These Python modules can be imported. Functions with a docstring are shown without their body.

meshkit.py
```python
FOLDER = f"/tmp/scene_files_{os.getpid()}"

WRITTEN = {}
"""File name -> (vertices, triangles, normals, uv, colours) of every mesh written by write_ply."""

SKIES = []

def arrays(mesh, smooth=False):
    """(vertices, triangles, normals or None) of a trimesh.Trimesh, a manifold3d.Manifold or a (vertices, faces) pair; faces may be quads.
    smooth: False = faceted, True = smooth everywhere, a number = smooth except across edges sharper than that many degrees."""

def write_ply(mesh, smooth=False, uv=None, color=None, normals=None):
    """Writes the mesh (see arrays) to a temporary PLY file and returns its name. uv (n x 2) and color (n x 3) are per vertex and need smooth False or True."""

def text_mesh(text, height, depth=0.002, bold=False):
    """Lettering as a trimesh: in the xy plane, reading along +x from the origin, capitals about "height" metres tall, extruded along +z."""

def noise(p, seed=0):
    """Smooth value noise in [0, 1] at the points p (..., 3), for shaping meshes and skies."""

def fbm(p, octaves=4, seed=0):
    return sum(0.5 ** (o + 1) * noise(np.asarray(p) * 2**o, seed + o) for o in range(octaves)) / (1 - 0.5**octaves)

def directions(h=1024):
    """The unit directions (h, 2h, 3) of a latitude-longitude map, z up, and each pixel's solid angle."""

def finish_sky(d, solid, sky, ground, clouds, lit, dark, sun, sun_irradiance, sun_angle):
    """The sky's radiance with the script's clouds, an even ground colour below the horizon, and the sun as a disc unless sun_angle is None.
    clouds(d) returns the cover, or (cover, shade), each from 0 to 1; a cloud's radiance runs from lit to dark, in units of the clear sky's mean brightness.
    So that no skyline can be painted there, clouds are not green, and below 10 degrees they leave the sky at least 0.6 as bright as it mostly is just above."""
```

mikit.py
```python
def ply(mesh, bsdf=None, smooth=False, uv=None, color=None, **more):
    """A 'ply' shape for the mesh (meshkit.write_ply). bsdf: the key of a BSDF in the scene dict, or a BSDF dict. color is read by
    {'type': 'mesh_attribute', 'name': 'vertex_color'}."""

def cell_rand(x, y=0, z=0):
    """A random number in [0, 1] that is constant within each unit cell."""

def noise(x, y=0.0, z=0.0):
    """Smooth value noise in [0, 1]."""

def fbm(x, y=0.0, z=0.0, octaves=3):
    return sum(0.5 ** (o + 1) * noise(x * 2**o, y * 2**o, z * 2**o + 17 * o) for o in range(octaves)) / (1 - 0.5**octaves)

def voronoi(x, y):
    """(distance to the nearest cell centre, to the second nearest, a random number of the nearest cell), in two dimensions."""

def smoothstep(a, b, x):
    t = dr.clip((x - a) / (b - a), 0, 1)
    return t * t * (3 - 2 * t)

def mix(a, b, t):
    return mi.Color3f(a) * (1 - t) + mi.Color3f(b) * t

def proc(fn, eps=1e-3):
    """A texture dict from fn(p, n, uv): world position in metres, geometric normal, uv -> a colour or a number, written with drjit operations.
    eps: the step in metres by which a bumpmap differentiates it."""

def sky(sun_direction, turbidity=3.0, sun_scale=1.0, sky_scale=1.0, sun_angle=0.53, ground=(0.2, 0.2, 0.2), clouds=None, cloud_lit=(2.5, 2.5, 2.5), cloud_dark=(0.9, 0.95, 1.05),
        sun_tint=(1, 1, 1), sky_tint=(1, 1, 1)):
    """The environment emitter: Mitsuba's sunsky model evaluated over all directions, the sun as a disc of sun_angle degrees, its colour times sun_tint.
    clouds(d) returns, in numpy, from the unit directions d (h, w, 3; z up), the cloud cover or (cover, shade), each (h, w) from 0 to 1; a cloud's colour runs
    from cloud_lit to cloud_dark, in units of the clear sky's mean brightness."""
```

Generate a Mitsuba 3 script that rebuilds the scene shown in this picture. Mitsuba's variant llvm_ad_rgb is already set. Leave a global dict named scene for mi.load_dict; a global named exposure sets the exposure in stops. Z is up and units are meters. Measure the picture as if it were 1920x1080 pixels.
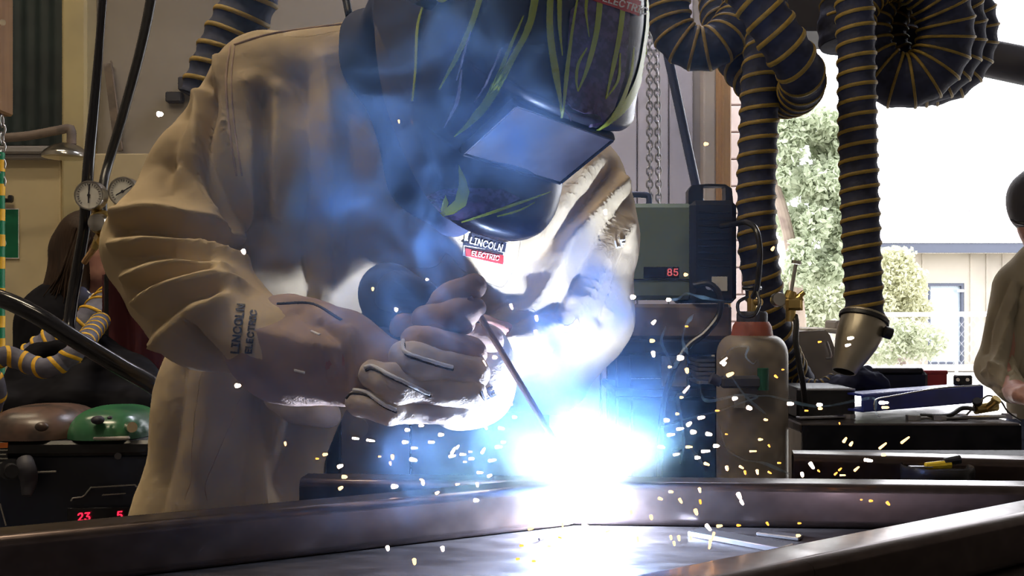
import math, random
import numpy as np
import trimesh
import manifold3d as m3
import shapely
import shapely.geometry as sg
import mitsuba as mi
import mikit, meshkit
import drjit as dr
from mikit import proc, noise, fbm, smoothstep, mix

T = mi.ScalarTransform4f
scene, labels = {}, {}
rng = np.random.default_rng(7)
random.seed(7)

# ------------------------------------------------------------------ camera, sky, lamps, exposure
FPX, HOR, CAMZ = 2000.0, 570.0, 1.25          # focal length in px, horizon row, camera height


def P(px, py, d):
    """The point of the place seen at that pixel of the photograph at depth d."""
    return np.array([(px - 960.0) / FPX * d, d, CAMZ - (py - HOR) / FPX * d])


scene['camera'] = {
    'type': 'perspective', 'fov': 2 * math.degrees(math.atan(960 / FPX)), 'fov_axis': 'x',
    'principal_point_offset_x': 0.0, 'principal_point_offset_y': (540.0 - HOR) / 1080.0,
    'near_clip': 0.02, 'far_clip': 500.0,
    'to_world': T().look_at(origin=[0, 0, CAMZ], target=[0, 1, CAMZ], up=[0, 0, 1])}
exposure = 0.0


def sky_clouds(d):
    n = meshkit.fbm(d * np.array([3.0, 3.0, 5.0]), 4, 3)
    return np.clip(0.9 + 0.1 * n, 0, 1), np.clip((n - 0.45) * 1.2, 0, 1)


scene['sky'] = mikit.sky((0.55, 0.35, 0.75), turbidity=4.0, sun_scale=0.0, sky_scale=26.0, clouds=sky_clouds,
                         cloud_lit=(1.9, 1.9, 1.95), cloud_dark=(1.5, 1.52, 1.6), ground=(0.35, 0.34, 0.32))
scene['sky']['sampling_weight'] = 1.0
ARC = np.array([0.0830, 1.2370, CAMZ - 0.21 - 0.022])       # in the inner corner of the two tubes, just under their top
ARC_POWER = (11000.0, 13300.0, 18000.0)

# ------------------------------------------------------------------ helpers
_count = {}


def new(name, label=None, cat=None, group=None, kind=None):
    """The key of a thing whose parts follow; a repeat gets a number."""
    n = _count.get(name, 0)
    _count[name] = n + 1
    key = name if n == 0 else f'{name}_{n:03d}'
    rec = {}
    if label: rec['label'] = label
    if cat: rec['category'] = cat
    if group: rec['group'] = group
    if kind: rec['kind'] = kind
    if rec: labels[key] = rec
    return key


def obj(key, mesh, bsdf, smooth=35, uv=None, **more):
    if len(mesh.faces) == 0:
        print('EMPTY', key)
        return key
    scene[key] = mikit.ply(mesh, bsdf, smooth=smooth, uv=uv, **more)
    return key


def part(parent, name, mesh, bsdf, smooth=35, label=None, kind=None, **more):
    key = new(f'{parent}__{name}', label=label, kind=kind)
    return obj(key, mesh, bsdf, smooth, **more)


def single(name, mesh, bsdf, label, cat, group=None, smooth=35, kind=None, **more):
    return obj(new(name, label, cat, group, kind), mesh, bsdf, smooth, **more)


def struct(key, mesh, bsdf, smooth=False, label=None):
    labels[key] = {'kind': 'structure'}
    if label: labels[key]['label'] = label
    return obj(key, mesh, bsdf, smooth)


def cat(*ms):
    return trimesh.util.concatenate([m for m in ms])


def unit(v):
    v = np.asarray(v, float)
    return v / np.linalg.norm(v)


def box(center, size, r=0.0, R=None):
    """A box with chamfered edges."""
    s = np.asarray(size, float) / 2
    if r <= 0:
        m = trimesh.creation.box(extents=size)
    else:
        pts = []
        for sx in (-1, 1):
            for sy in (-1, 1):
                for sz in (-1, 1):
                    c = np.array([sx, sy, sz])
                    for k in range(3):
                        q = s - r
                        q = q.copy(); q[k] = s[k]
                        pts.append(c * q)
        m = trimesh.convex.convex_hull(np.array(pts))
    if R is not None:
        m.vertices = m.vertices @ np.asarray(R).T
    m.vertices = m.vertices + np.asarray(center, float)
    return m


def frame_of(x, y=None, z=None):
    """Columns: the given axes, made orthonormal (x first)."""
    x = unit(x)
    up = np.array([0, 0, 1.0]) if z is None else np.asarray(z, float)
    y_ = unit(np.cross(up, x))
    z_ = np.cross(x, y_)
    return np.stack([x, y_, z_], 1)


def rotz(a):
    c, s = math.cos(a), math.sin(a)
    return np.array([[c, -s, 0], [s, c, 0], [0, 0, 1.0]])


def spline(pts, n):
    """Catmull-Rom through the points, n samples evenly spaced along the length."""
    p = np.asarray(pts, float)
    if len(p) == 2:
        return p[0] + np.linspace(0, 1, n)[:, None] * (p[1] - p[0])
    p = np.vstack([2 * p[0] - p[1], p, 2 * p[-1] - p[-2]])
    out = []
    for i in range(1, len(p) - 2):
        t = np.linspace(0, 1, 24, endpoint=False)[:, None]
        a, b, c, d = p[i - 1], p[i], p[i + 1], p[i + 2]
        out.append(0.5 * (2 * b + (c - a) * t + (2 * a - 5 * b + 4 * c - d) * t ** 2 + (3 * b - 3 * c + d - a) * t ** 3))
    out = np.vstack(out + [p[-2][None]])
    s = np.concatenate([[0], np.cumsum(np.linalg.norm(np.diff(out, axis=0), axis=1))])
    u = np.linspace(0, s[-1], n)
    return np.stack([np.interp(u, s, out[:, k]) for k in range(out.shape[1])], 1)


def frames(path):
    t = np.gradient(path, axis=0)
    t /= np.linalg.norm(t, axis=1, keepdims=True)
    a = np.cross(t[0], [0, 0, 1.0])
    if np.linalg.norm(a) < 0.1: a = np.cross(t[0], [1.0, 0, 0])
    a = unit(a)
    A = []
    for i in range(len(path)):
        a = unit(a - t[i] * (a @ t[i]))
        A.append(a)
    A = np.array(A)
    return t, A, np.cross(t, A)


def grid_mesh(V, close_u=False, caps=False):
    """V: (rows, cols, 3); close_u wraps the columns; caps closes both end rings."""
    n, m = V.shape[:2]
    idx = np.arange(n * m).reshape(n, m)
    if close_u:
        a, b = idx[:-1], idx[1:]
        f = np.stack([a, np.roll(a, -1, 1), np.roll(b, -1, 1), b], -1).reshape(-1, 4)
    else:
        f = np.stack([idx[:-1, :-1], idx[:-1, 1:], idx[1:, 1:], idx[1:, :-1]], -1).reshape(-1, 4)
    v = V.reshape(-1, 3)
    f = np.vstack([f[:, [0, 1, 2]], f[:, [0, 2, 3]]])
    if caps:
        c0, c1 = len(v), len(v) + 1
        v = np.vstack([v, V[0].mean(0), V[-1].mean(0)])
        r0, r1 = idx[0], idx[-1]
        f = np.vstack([f, np.stack([np.full(m, c0), np.roll(r0, -1), r0], 1), np.stack([np.full(m, c1), r1, np.roll(r1, -1)], 1)])
    return trimesh.Trimesh(v, f, process=False)


def tube(pts, r, n=40, m=12, path=None, caps=True):
    """A tube along the spline; r: a number or values along it."""
    p = spline(pts, n) if path is None else path
    t, A, B = frames(p)
    r = np.interp(np.linspace(0, 1, len(p)), np.linspace(0, 1, np.size(r)), np.atleast_1d(r))
    th = np.linspace(0, 2 * np.pi, m, endpoint=False)
    V = p[:, None] + r[:, None, None] * (np.cos(th)[None, :, None] * A[:, None] + np.sin(th)[None, :, None] * B[:, None])
    return grid_mesh(V, True, caps)


def cyl(a, b, r, r2=None, m=24):
    a, b = np.asarray(a, float), np.asarray(b, float)
    return tube([a, b], [r, r if r2 is None else r2], 2, m)


def lathe(profile, origin, axis=(0, 0, 1), m=32):
    """profile: (radius, height) pairs along the axis from the origin."""
    pr = np.asarray(profile, float)
    ax = unit(axis)
    a = np.cross(ax, [0, 0, 1.0])
    if np.linalg.norm(a) < 0.1: a = np.cross(ax, [1.0, 0, 0])
    a = unit(a); b = np.cross(ax, a)
    th = np.linspace(0, 2 * np.pi, m, endpoint=False)
    V = np.asarray(origin, float) + pr[:, 1][:, None, None] * ax + np.maximum(pr[:, 0], 1e-5)[:, None, None] * (np.cos(th)[None, :, None] * a + np.sin(th)[None, :, None] * b)
    return grid_mesh(V, True, True)


def nets(f, lo, hi, h):
    """Surface nets of the field f (negative inside) on a grid of step h."""
    lo, hi = np.asarray(lo, float), np.asarray(hi, float)
    n = np.ceil((hi - lo) / h).astype(int) + 1
    ax = [np.float32(lo[k] + h * np.arange(n[k])) for k in range(3)]
    G = np.stack(np.meshgrid(*ax, indexing='ij'), -1)
    F = f(G).astype(np.float32)
    ins = F < 0
    cells = np.zeros(n - 1, np.int8)
    for a in np.ndindex(2, 2, 2):
        cells += ins[a[0]:n[0] - 1 + a[0], a[1]:n[1] - 1 + a[1], a[2]:n[2] - 1 + a[2]]
    act = (cells > 0) & (cells < 8)
    I = np.argwhere(act)
    num = np.full(n - 1, -1, np.int64)
    num[act] = np.arange(len(I))
    acc, cnt = np.zeros((len(I), 3)), np.zeros(len(I))
    for k in range(3):
        e = np.zeros(3, int); e[k] = 1
        o = [j for j in range(3) if j != k]
        for p in (0, 1):
            for q in (0, 1):
                c = np.zeros(3, int); c[o[0]] = p; c[o[1]] = q
                i0 = I + c; i1 = i0 + e
                f0, f1 = F[tuple(i0.T)], F[tuple(i1.T)]
                on = (f0 < 0) != (f1 < 0)
                t = np.where(on, f0 / np.where(on, f0 - f1, 1), 0)
                acc += np.where(on[:, None], i0 + t[:, None] * e, 0)
                cnt += on
    v = lo + h * acc / cnt[:, None]
    faces = []
    for k in range(3):
        o = [(k + 1) % 3, (k + 2) % 3]
        sl0 = [slice(None)] * 3; sl1 = [slice(None)] * 3
        sl0[k] = slice(0, -1); sl1[k] = slice(1, None)
        a, b = ins[tuple(sl0)], ins[tuple(sl1)]
        for sgn, w in ((1, a & ~b), (-1, ~a & b)):
            J = np.argwhere(w)
            J = J[(J[:, o[0]] > 0) & (J[:, o[1]] > 0) & (J[:, o[0]] < n[o[0]] - 1) & (J[:, o[1]] < n[o[1]] - 1)]
            q = []
            for (du, dv) in ((-1, -1), (0, -1), (0, 0), (-1, 0)):
                c = J.copy(); c[:, o[0]] += du; c[:, o[1]] += dv
                q.append(num[tuple(c.T)])
            q = np.stack(q, 1)
            faces.append(q if sgn > 0 else q[:, ::-1])
    f4 = np.vstack(faces)
    f4 = f4[(f4 >= 0).all(1)]
    return trimesh.Trimesh(v, np.vstack([f4[:, [0, 1, 2]], f4[:, [0, 2, 3]]]), process=False)


def seg_dist(p, a, b):
    a, b = np.float32(a), np.float32(b)
    ab = b - a
    t = np.clip(((p - a) @ ab) / max(float(ab @ ab), 1e-12), 0, 1)
    return np.linalg.norm(p - (a + t[..., None] * ab), axis=-1), t


def smin(a, b, k):
    h = np.maximum(k - np.abs(a - b), 0) / k
    return np.minimum(a, b) - h * h * k * 0.25


def S(px, py, d, rpx):
    return (P(px, py, d), rpx / FPX * d)


def blob(prims, k=0.03, h=0.006, extra=None, pad=0.03):
    """One continuous skin round a skeleton of tapered bones; prims: ((point, radius), (point, radius)[, (axis, factor)])."""
    pts = np.array([q[0] for pr in prims for q in pr[:2]]); rad = max(q[1] for pr in prims for q in pr[:2])
    lo = np.min([q[0] - q[1] for pr in prims for q in pr[:2]], axis=0) - pad
    hi = np.max([q[0] + q[1] for pr in prims for q in pr[:2]], axis=0) + pad

    def f(G):
        out = np.full(G.shape[:3], 9.0, np.float32)
        for pr in prims:
            (a, ra), (b, rb) = pr[:2]
            m = max(ra, rb) + 2.5 * k + 0.01
            l_, h_ = np.minimum(a, b) - m, np.maximum(a, b) + m
            i0 = np.clip(np.floor((l_ - lo) / h).astype(int), 0, None); i1 = np.ceil((h_ - lo) / h).astype(int) + 2
            sl = tuple(slice(x, y) for x, y in zip(i0, i1))
            g = G[sl]
            if len(pr) > 2:
                ax, fac = np.float32(unit(pr[2][0])), pr[2][1]
                c = np.float32((a + b) / 2)
                g2 = g + ((g - c) @ ax)[..., None] * ax * np.float32(fac - 1)
                a2 = a + ((a - c) @ ax) * ax * (fac - 1); b2 = b + ((b - c) @ ax) * ax * (fac - 1)
                dd, t = seg_dist(g2, a2, b2)
            else:
                dd, t = seg_dist(g, a, b)
            out[sl] = smin(out[sl], dd - (ra + (rb - ra) * t), np.float32(k))
        if extra is not None:
            out = extra(G, out)
        return out
    return nets(f, lo, hi, h)


def cast(mesh):
    """A function pixel -> (point, normal) on the mesh as the camera sees it (to lay seams and emblems on it)."""
    from trimesh.ray.ray_pyembree import RayMeshIntersector
    R = RayMeshIntersector(mesh)
    N = mesh.face_normals

    def at(px):
        px = np.atleast_2d(np.asarray(px, float))
        d = np.stack([(px[:, 0] - 960) / FPX, np.ones(len(px)), -(px[:, 1] - HOR) / FPX], 1)
        d /= np.linalg.norm(d, axis=1, keepdims=True)
        o = np.tile([0, 0, CAMZ], (len(px), 1)).astype(float)
        tri = R.intersects_first(o, d)
        ok = tri >= 0
        v = mesh.vertices[mesh.faces[np.maximum(tri, 0), 0]]
        n = N[np.maximum(tri, 0)]
        t = ((v - o) * n).sum(1) / np.where(np.abs((d * n).sum(1)) < 1e-6, 1e-6, (d * n).sum(1))
        return o + d * t[:, None], n, ok
    return at


def ridges(mesh, lines, at=None):
    """Folds: pushes the skin out (or in) along polylines; lines: (pixel points, width m, height m)."""
    at = at or cast(mesh)
    n = np.array(mesh.vertex_normals)
    v = np.array(mesh.vertices)
    off = np.zeros(len(v))
    for px, w, hgt in lines:
        px = np.asarray(px, float)
        q = spline(px, 16) if len(px) > 2 else spline(px, 10)
        p, _, ok = at(q)
        p = p[ok]
        if len(p) < 2: continue
        d = np.full(len(v), 9.0)
        near = np.where(np.all((v > p.min(0) - 3 * w) & (v < p.max(0) + 3 * w), axis=1))[0]
        if not len(near): continue
        for a, b, ta in zip(p[:-1], p[1:], np.linspace(0, 1, len(p) - 1)):
            if np.linalg.norm(b - a) > 0.08: continue
            dd, _ = seg_dist(v[near], a, b)
            d[near] = np.minimum(d[near], dd)
        off += 1.6 * hgt * np.exp(-(d / w) ** 1.4)
    mesh.vertices = v + n * off[:, None]
    return mesh


def decal(at, poly, thick=0.0006, step=5.0, lift=0.0006):
    """A thin flat film of the outline poly (pixels) lying on the surface."""
    g = poly if isinstance(poly, (sg.Polygon, sg.MultiPolygon)) else sg.Polygon(poly).buffer(0)
    ms = []
    for q in getattr(g, 'geoms', [g]):
        if q.area < 1: continue
        q = q.segmentize(step)
        try:
            v2, f2 = trimesh.creation.triangulate_polygon(q, engine='earcut')
        except Exception as e:
            print('DECAL', e)
            continue
        m = trimesh.Trimesh(np.c_[v2, np.zeros(len(v2))], f2, process=True)
        for _ in range(3):
            e = m.vertices[m.faces]
            L = np.max([np.linalg.norm(e[:, 0] - e[:, 1], axis=1), np.linalg.norm(e[:, 1] - e[:, 2], axis=1), np.linalg.norm(e[:, 2] - e[:, 0], axis=1)], axis=0)
            big = np.where(L > 2.5 * step)[0]
            if not len(big): break
            v_, f_ = trimesh.remesh.subdivide(m.vertices, m.faces)
            m = trimesh.Trimesh(v_, f_, process=True)
        p, n, ok = at(np.array(m.vertices)[:, :2])
        f = np.array(m.faces)
        f = f[ok[f].all(1)]
        if not len(f):
            print('DECAL off the surface', q.centroid)
            continue
        e = p[f]
        L = np.max([np.linalg.norm(e[:, i] - e[:, (i + 1) % 3], axis=1) for i in range(3)], axis=0)
        if (L >= 0.05).any(): print('DECAL long', (L >= 0.05).sum(), len(L), q.centroid)
        f = f[L < 0.05]
        view = unit(np.array([0, 0, CAMZ]) - p.mean(0))
        flip = np.sign((n * (np.array([0, 0, CAMZ]) - p)).sum(1))[:, None]
        n = n * flip
        top = p + n * (lift + thick)
        ms.append(trimesh.Trimesh(top, f, process=False))
    m = cat(*ms) if ms else trimesh.Trimesh()
    if not len(m.faces): return m
    fn = m.face_normals
    c = m.triangles_center
    if ((np.array([0, 0, CAMZ]) - c) * fn).sum(1).mean() < 0:
        m.invert()
    m.remove_unreferenced_vertices()
    # close it into a thin solid
    v, f = np.array(m.vertices), np.array(m.faces)
    vn = np.array(m.vertex_normals)
    low = v - vn * thick
    e = m.edges_unique if False else m.edges
    es = np.sort(e, axis=1)
    u, inv, c_ = np.unique(es, axis=0, return_inverse=True, return_counts=True)
    be = e[c_[inv.ravel()] == 1]
    k = len(v)
    side = np.vstack([np.stack([be[:, 0], be[:, 0] + k, be[:, 1] + k], 1), np.stack([be[:, 0], be[:, 1] + k, be[:, 1]], 1)])
    return trimesh.Trimesh(np.vstack([v, low]), np.vstack([f, f[:, ::-1] + k, side]), process=False)


def sheet(V, thick):
    """A curved plate from a grid of points, thickened against its normals."""
    m = grid_mesh(V)
    n = np.array(m.vertex_normals).reshape(V.shape)
    W = V - n * thick
    k = V.shape[0] * V.shape[1]
    idx = np.arange(k).reshape(V.shape[:2])
    ring = np.concatenate([idx[0, :-1], idx[:-1, -1], idx[-1, :0:-1], idx[:0:-1, 0]])
    nx = np.roll(ring, -1)
    side = np.vstack([np.stack([ring, ring + k, nx + k], 1), np.stack([ring, nx + k, nx], 1)])
    return trimesh.Trimesh(np.vstack([V.reshape(-1, 3), W.reshape(-1, 3)]), np.vstack([m.faces, m.faces[:, ::-1] + k, side]), process=False)


def text_px(text, origin, right, down, height, bold=True):
    """Lettering outlines in a pixel frame: origin (baseline start), unit right/down vectors, capital height."""
    m = meshkit.text_mesh(text, 1.0, 0.1, bold)
    tri = m.triangles[np.abs(m.triangles[:, :, 2]).max(1) < 1e-6][:, :, :2]
    polys = [sg.Polygon(t) for t in tri]
    g = shapely.union_all([p.buffer(1e-4) for p in polys if p.area > 1e-9])
    o, r, d = (np.asarray(x, float) for x in (origin, right, down))
    return shapely.transform(g, lambda c: o + (c[:, :1] * r - c[:, 1:] * d) * height)


# ------------------------------------------------------------------ materials
def mat(key, color, rough=0.6, metal=0.0, bump=None, **more):
    d = {'type': 'principled', 'roughness': rough, 'metallic': metal, **more}
    if callable(color): d['base_color'] = proc(color)
    else: d['base_color'] = {'type': 'rgb', 'value': list(color)}
    if callable(rough): d['roughness'] = proc(rough)
    if bump is not None:
        fn, scale = bump
        d = {'type': 'bumpmap', 'arbitrary': proc(fn, 8e-4), 'scale': scale, 'bsdf': d}
    scene[key] = {'type': 'twosided', 'bsdf': d}
    return key


def speckle(base, other, f=8.0, lo=0.4, hi=0.7, oct=3):
    def fn(p, n, uv):
        return mix(base, other, smoothstep(lo, hi, fbm(p.x * f, p.y * f, p.z * f, oct)))
    return fn


weave = lambda p, n, uv: 0.5 * noise(p.x * 900, p.y * 900, p.z * 900) + fbm(p.x * 90, p.y * 90, p.z * 90, 3)
mat('canvas', speckle((0.47, 0.365, 0.22), (0.34, 0.26, 0.165), 7), 0.92, bump=(weave, 0.0012), sheen=0.3)
mat('suede_brown', speckle((0.38, 0.27, 0.21), (0.25, 0.18, 0.155), 14), 0.85, bump=(weave, 0.0012))
mat('suede_cream', speckle((0.55, 0.46, 0.36), (0.36, 0.29, 0.23), 22), 0.9, bump=(weave, 0.0010))
mat('suede_tan', speckle((0.42, 0.29, 0.21), (0.27, 0.18, 0.13), 22), 0.9, bump=(weave, 0.0010))
mat('suede_dark', speckle((0.06, 0.065, 0.09), (0.03, 0.035, 0.06), 20), 0.85)
mat('welt_white', (0.75, 0.73, 0.7), 0.6)
mat('stitch_dark', (0.03, 0.025, 0.02), 0.7)
mat('print_black', (0.02, 0.02, 0.035), 0.6)
mat('print_white', (0.8, 0.8, 0.8), 0.6)
mat('print_red', (0.5, 0.03, 0.03), 0.5)
mat('shell_black', (0.012, 0.013, 0.03), 0.28, clearcoat=0.6, clearcoat_gloss=0.85, specular=0.5)
mat('shell_purple', speckle((0.11, 0.07, 0.18), (0.05, 0.03, 0.09), 160, 0.35, 0.65), 0.35, clearcoat=0.4)
mat('flame_green', (0.42, 0.5, 0.03), 0.35, clearcoat=0.5)
mat('flame_pale', (0.42, 0.37, 0.5), 0.35, clearcoat=0.5)
mat('lens_silver', speckle((0.13, 0.12, 0.155), (0.1, 0.09, 0.12), 30), 0.45, metal=0.15, specular=0.3)
mat('black_plastic', (0.012, 0.012, 0.015), 0.4)
mat('black_rubber', (0.015, 0.015, 0.017), 0.32, specular=0.6)
mat('black_gloss', (0.008, 0.008, 0.012), 0.16, specular=0.6)
mat('black_cloth', speckle((0.009, 0.009, 0.013), (0.004, 0.004, 0.007), 20), 0.85, specular=0.12)
mat('navy_cloth', (0.02, 0.025, 0.06), 0.85)
mat('denim', speckle((0.07, 0.09, 0.16), (0.04, 0.055, 0.11), 60), 0.9, bump=(weave, 0.001))


def steel_fn(p, n, uv):
    a = fbm(p.x * 60, p.y * 60, p.z * 60, 3)
    b = fbm(p.x * 9, p.y * 9, p.z * 25, 3)
    return mix(mix((0.06, 0.044, 0.04), (0.105, 0.08, 0.074), a), (0.085, 0.05, 0.035), smoothstep(0.55, 0.8, b) * 0.6)


def steel_rough(p, n, uv):
    return 0.17 + 0.2 * fbm(p.x * 40, p.y * 40, p.z * 40, 2)


mat('raw_steel', steel_fn, steel_rough, metal=0.85)
mat('plate_steel', lambda p, n, uv: mix((0.06, 0.05, 0.048), (0.13, 0.11, 0.105), fbm(p.x * 14, p.y * 50, 0, 4)), lambda p, n, uv: 0.26 + 0.25 * fbm(p.x * 25, p.y * 80, 0, 3), metal=0.9)
mat('bright_steel', (0.6, 0.6, 0.62), 0.25, metal=1.0)
mat('brass', (0.62, 0.45, 0.16), 0.28, metal=1.0)
mat('nickel', (0.55, 0.53, 0.48), 0.2, metal=1.0)
mat('galvanised', speckle((0.42, 0.38, 0.3), (0.28, 0.24, 0.18), 9), 0.38, metal=0.9)
mat('wall_grey', speckle((0.32, 0.285, 0.245), (0.27, 0.24, 0.205), 2.2, 0.35, 0.75), 0.85)
mat('wall_cream', speckle((0.66, 0.55, 0.34), (0.52, 0.43, 0.27), 3.5, 0.4, 0.75), 0.8)
mat('pilaster_cream', speckle((0.5, 0.42, 0.22), (0.42, 0.35, 0.2), 3), 0.6)
mat('panel_pale', speckle((0.66, 0.62, 0.66), (0.58, 0.545, 0.58), 2.5), 0.7)
mat('jamb_beige', (0.5, 0.43, 0.34), 0.6)
mat('jamb_wood', lambda p, n, uv: mix((0.5, 0.3, 0.13), (0.36, 0.2, 0.08), fbm(p.x * 60, p.y * 60, p.z * 3, 3)), 0.5)
mat('teal_curtain', speckle((0.018, 0.034, 0.036), (0.011, 0.021, 0.025), 4), 0.6)
mat('floor_concrete', speckle((0.2, 0.19, 0.18), (0.12, 0.115, 0.11), 3), 0.7)
mat('ceiling_grey', (0.4, 0.39, 0.37), 0.9)
mat('hose_blue', speckle((0.02, 0.025, 0.06), (0.012, 0.015, 0.036), 30), 0.75)
mat('strip_yellow', speckle((0.27, 0.175, 0.03), (0.2, 0.13, 0.022), 40), 0.6)
mat('hose_grey', speckle((0.13, 0.13, 0.19), (0.09, 0.09, 0.13), 30), 0.7)
mat('strip_orange', (0.7, 0.4, 0.02), 0.55)
mat('machine_green', speckle((0.17, 0.225, 0.165), (0.13, 0.17, 0.13), 6), 0.45)
mat('machine_brown', speckle((0.2, 0.155, 0.13), (0.13, 0.105, 0.095), 18), 0.6)
mat('machine_grey', speckle((0.3, 0.28, 0.27), (0.22, 0.205, 0.2), 9), 0.55)
mat('duct_dark', (0.045, 0.045, 0.06), 0.6)
mat('strut_blue', (0.05, 0.06, 0.12), 0.45)
mat('cylinder_brown', speckle((0.27, 0.225, 0.175), (0.15, 0.13, 0.11), 13), 0.42, metal=0.1)
mat('band_red', (0.3, 0.08, 0.05), 0.55)
mat('paper_white', speckle((0.6, 0.58, 0.54), (0.5, 0.48, 0.44), 30), 0.8)
mat('sign_green', (0.0, 0.13, 0.055), 0.5)
mat('hair_brown', lambda p, n, uv: mix((0.014, 0.009, 0.007), (0.05, 0.028, 0.018), fbm(p.x * 220, p.y * 220, p.z * 14, 3)), 0.6, specular=0.2)
mat('skin_ruddy', speckle((0.42, 0.22, 0.17), (0.34, 0.16, 0.13), 30), 0.5)
mat('maroon_cloth', speckle((0.085, 0.016, 0.022), (0.05, 0.01, 0.015), 6), 0.85)
mat('shirt_khaki', speckle((0.34, 0.3, 0.22), (0.27, 0.235, 0.17), 8), 0.85, bump=(weave, 0.0008))
mat('helmet_green', speckle((0.03, 0.14, 0.06), (0.02, 0.085, 0.05), 9), 0.22, clearcoat=0.8, clearcoat_gloss=0.9)
mat('helmet_rust', speckle((0.11, 0.065, 0.05), (0.05, 0.035, 0.03), 30), 0.3, clearcoat=0.5)
mat('machine_navy', speckle((0.012, 0.018, 0.045), (0.008, 0.01, 0.02), 6), 0.45)
mat('line_grey', (0.32, 0.3, 0.28), 0.5)
mat('label_orange', (0.6, 0.16, 0.03), 0.5)
mat('red_paint', (0.35, 0.03, 0.04), 0.4)
mat('blue_paint', speckle((0.025, 0.04, 0.28), (0.018, 0.03, 0.18), 9), 0.4)
mat('yellow_paint', (0.75, 0.55, 0.03), 0.4)
mat('wood_post', lambda p, n, uv: mix((0.2, 0.1, 0.03), (0.13, 0.06, 0.02), fbm(p.x * 60, p.y * 60, p.z * 4, 3)), 0.6)
mat('paint_green', (0.0, 0.16, 0.07), 0.5)
mat('block_pink', speckle((0.55, 0.45, 0.42), (0.47, 0.38, 0.35), 5), 0.85)
mat('siding', speckle((0.4, 0.36, 0.3), (0.35, 0.315, 0.265), 2), 0.8)
mat('fascia', (0.075, 0.085, 0.12), 0.7)
mat('roof_pale', (0.75, 0.75, 0.75), 0.9)
mat('ground_pale', speckle((0.5, 0.48, 0.44), (0.42, 0.4, 0.36), 0.8), 0.95)
mat('rail_white', (0.8, 0.8, 0.8), 0.5)
mat('mesh_wire', (0.5, 0.5, 0.5), 0.5)
mat('trunk', speckle((0.24, 0.19, 0.15), (0.16, 0.12, 0.1), 6), 0.9)
mat('dial_white', (0.7, 0.69, 0.66), 0.4)
mat('rod_flux', (0.28, 0.2, 0.17), 0.8)
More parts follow.
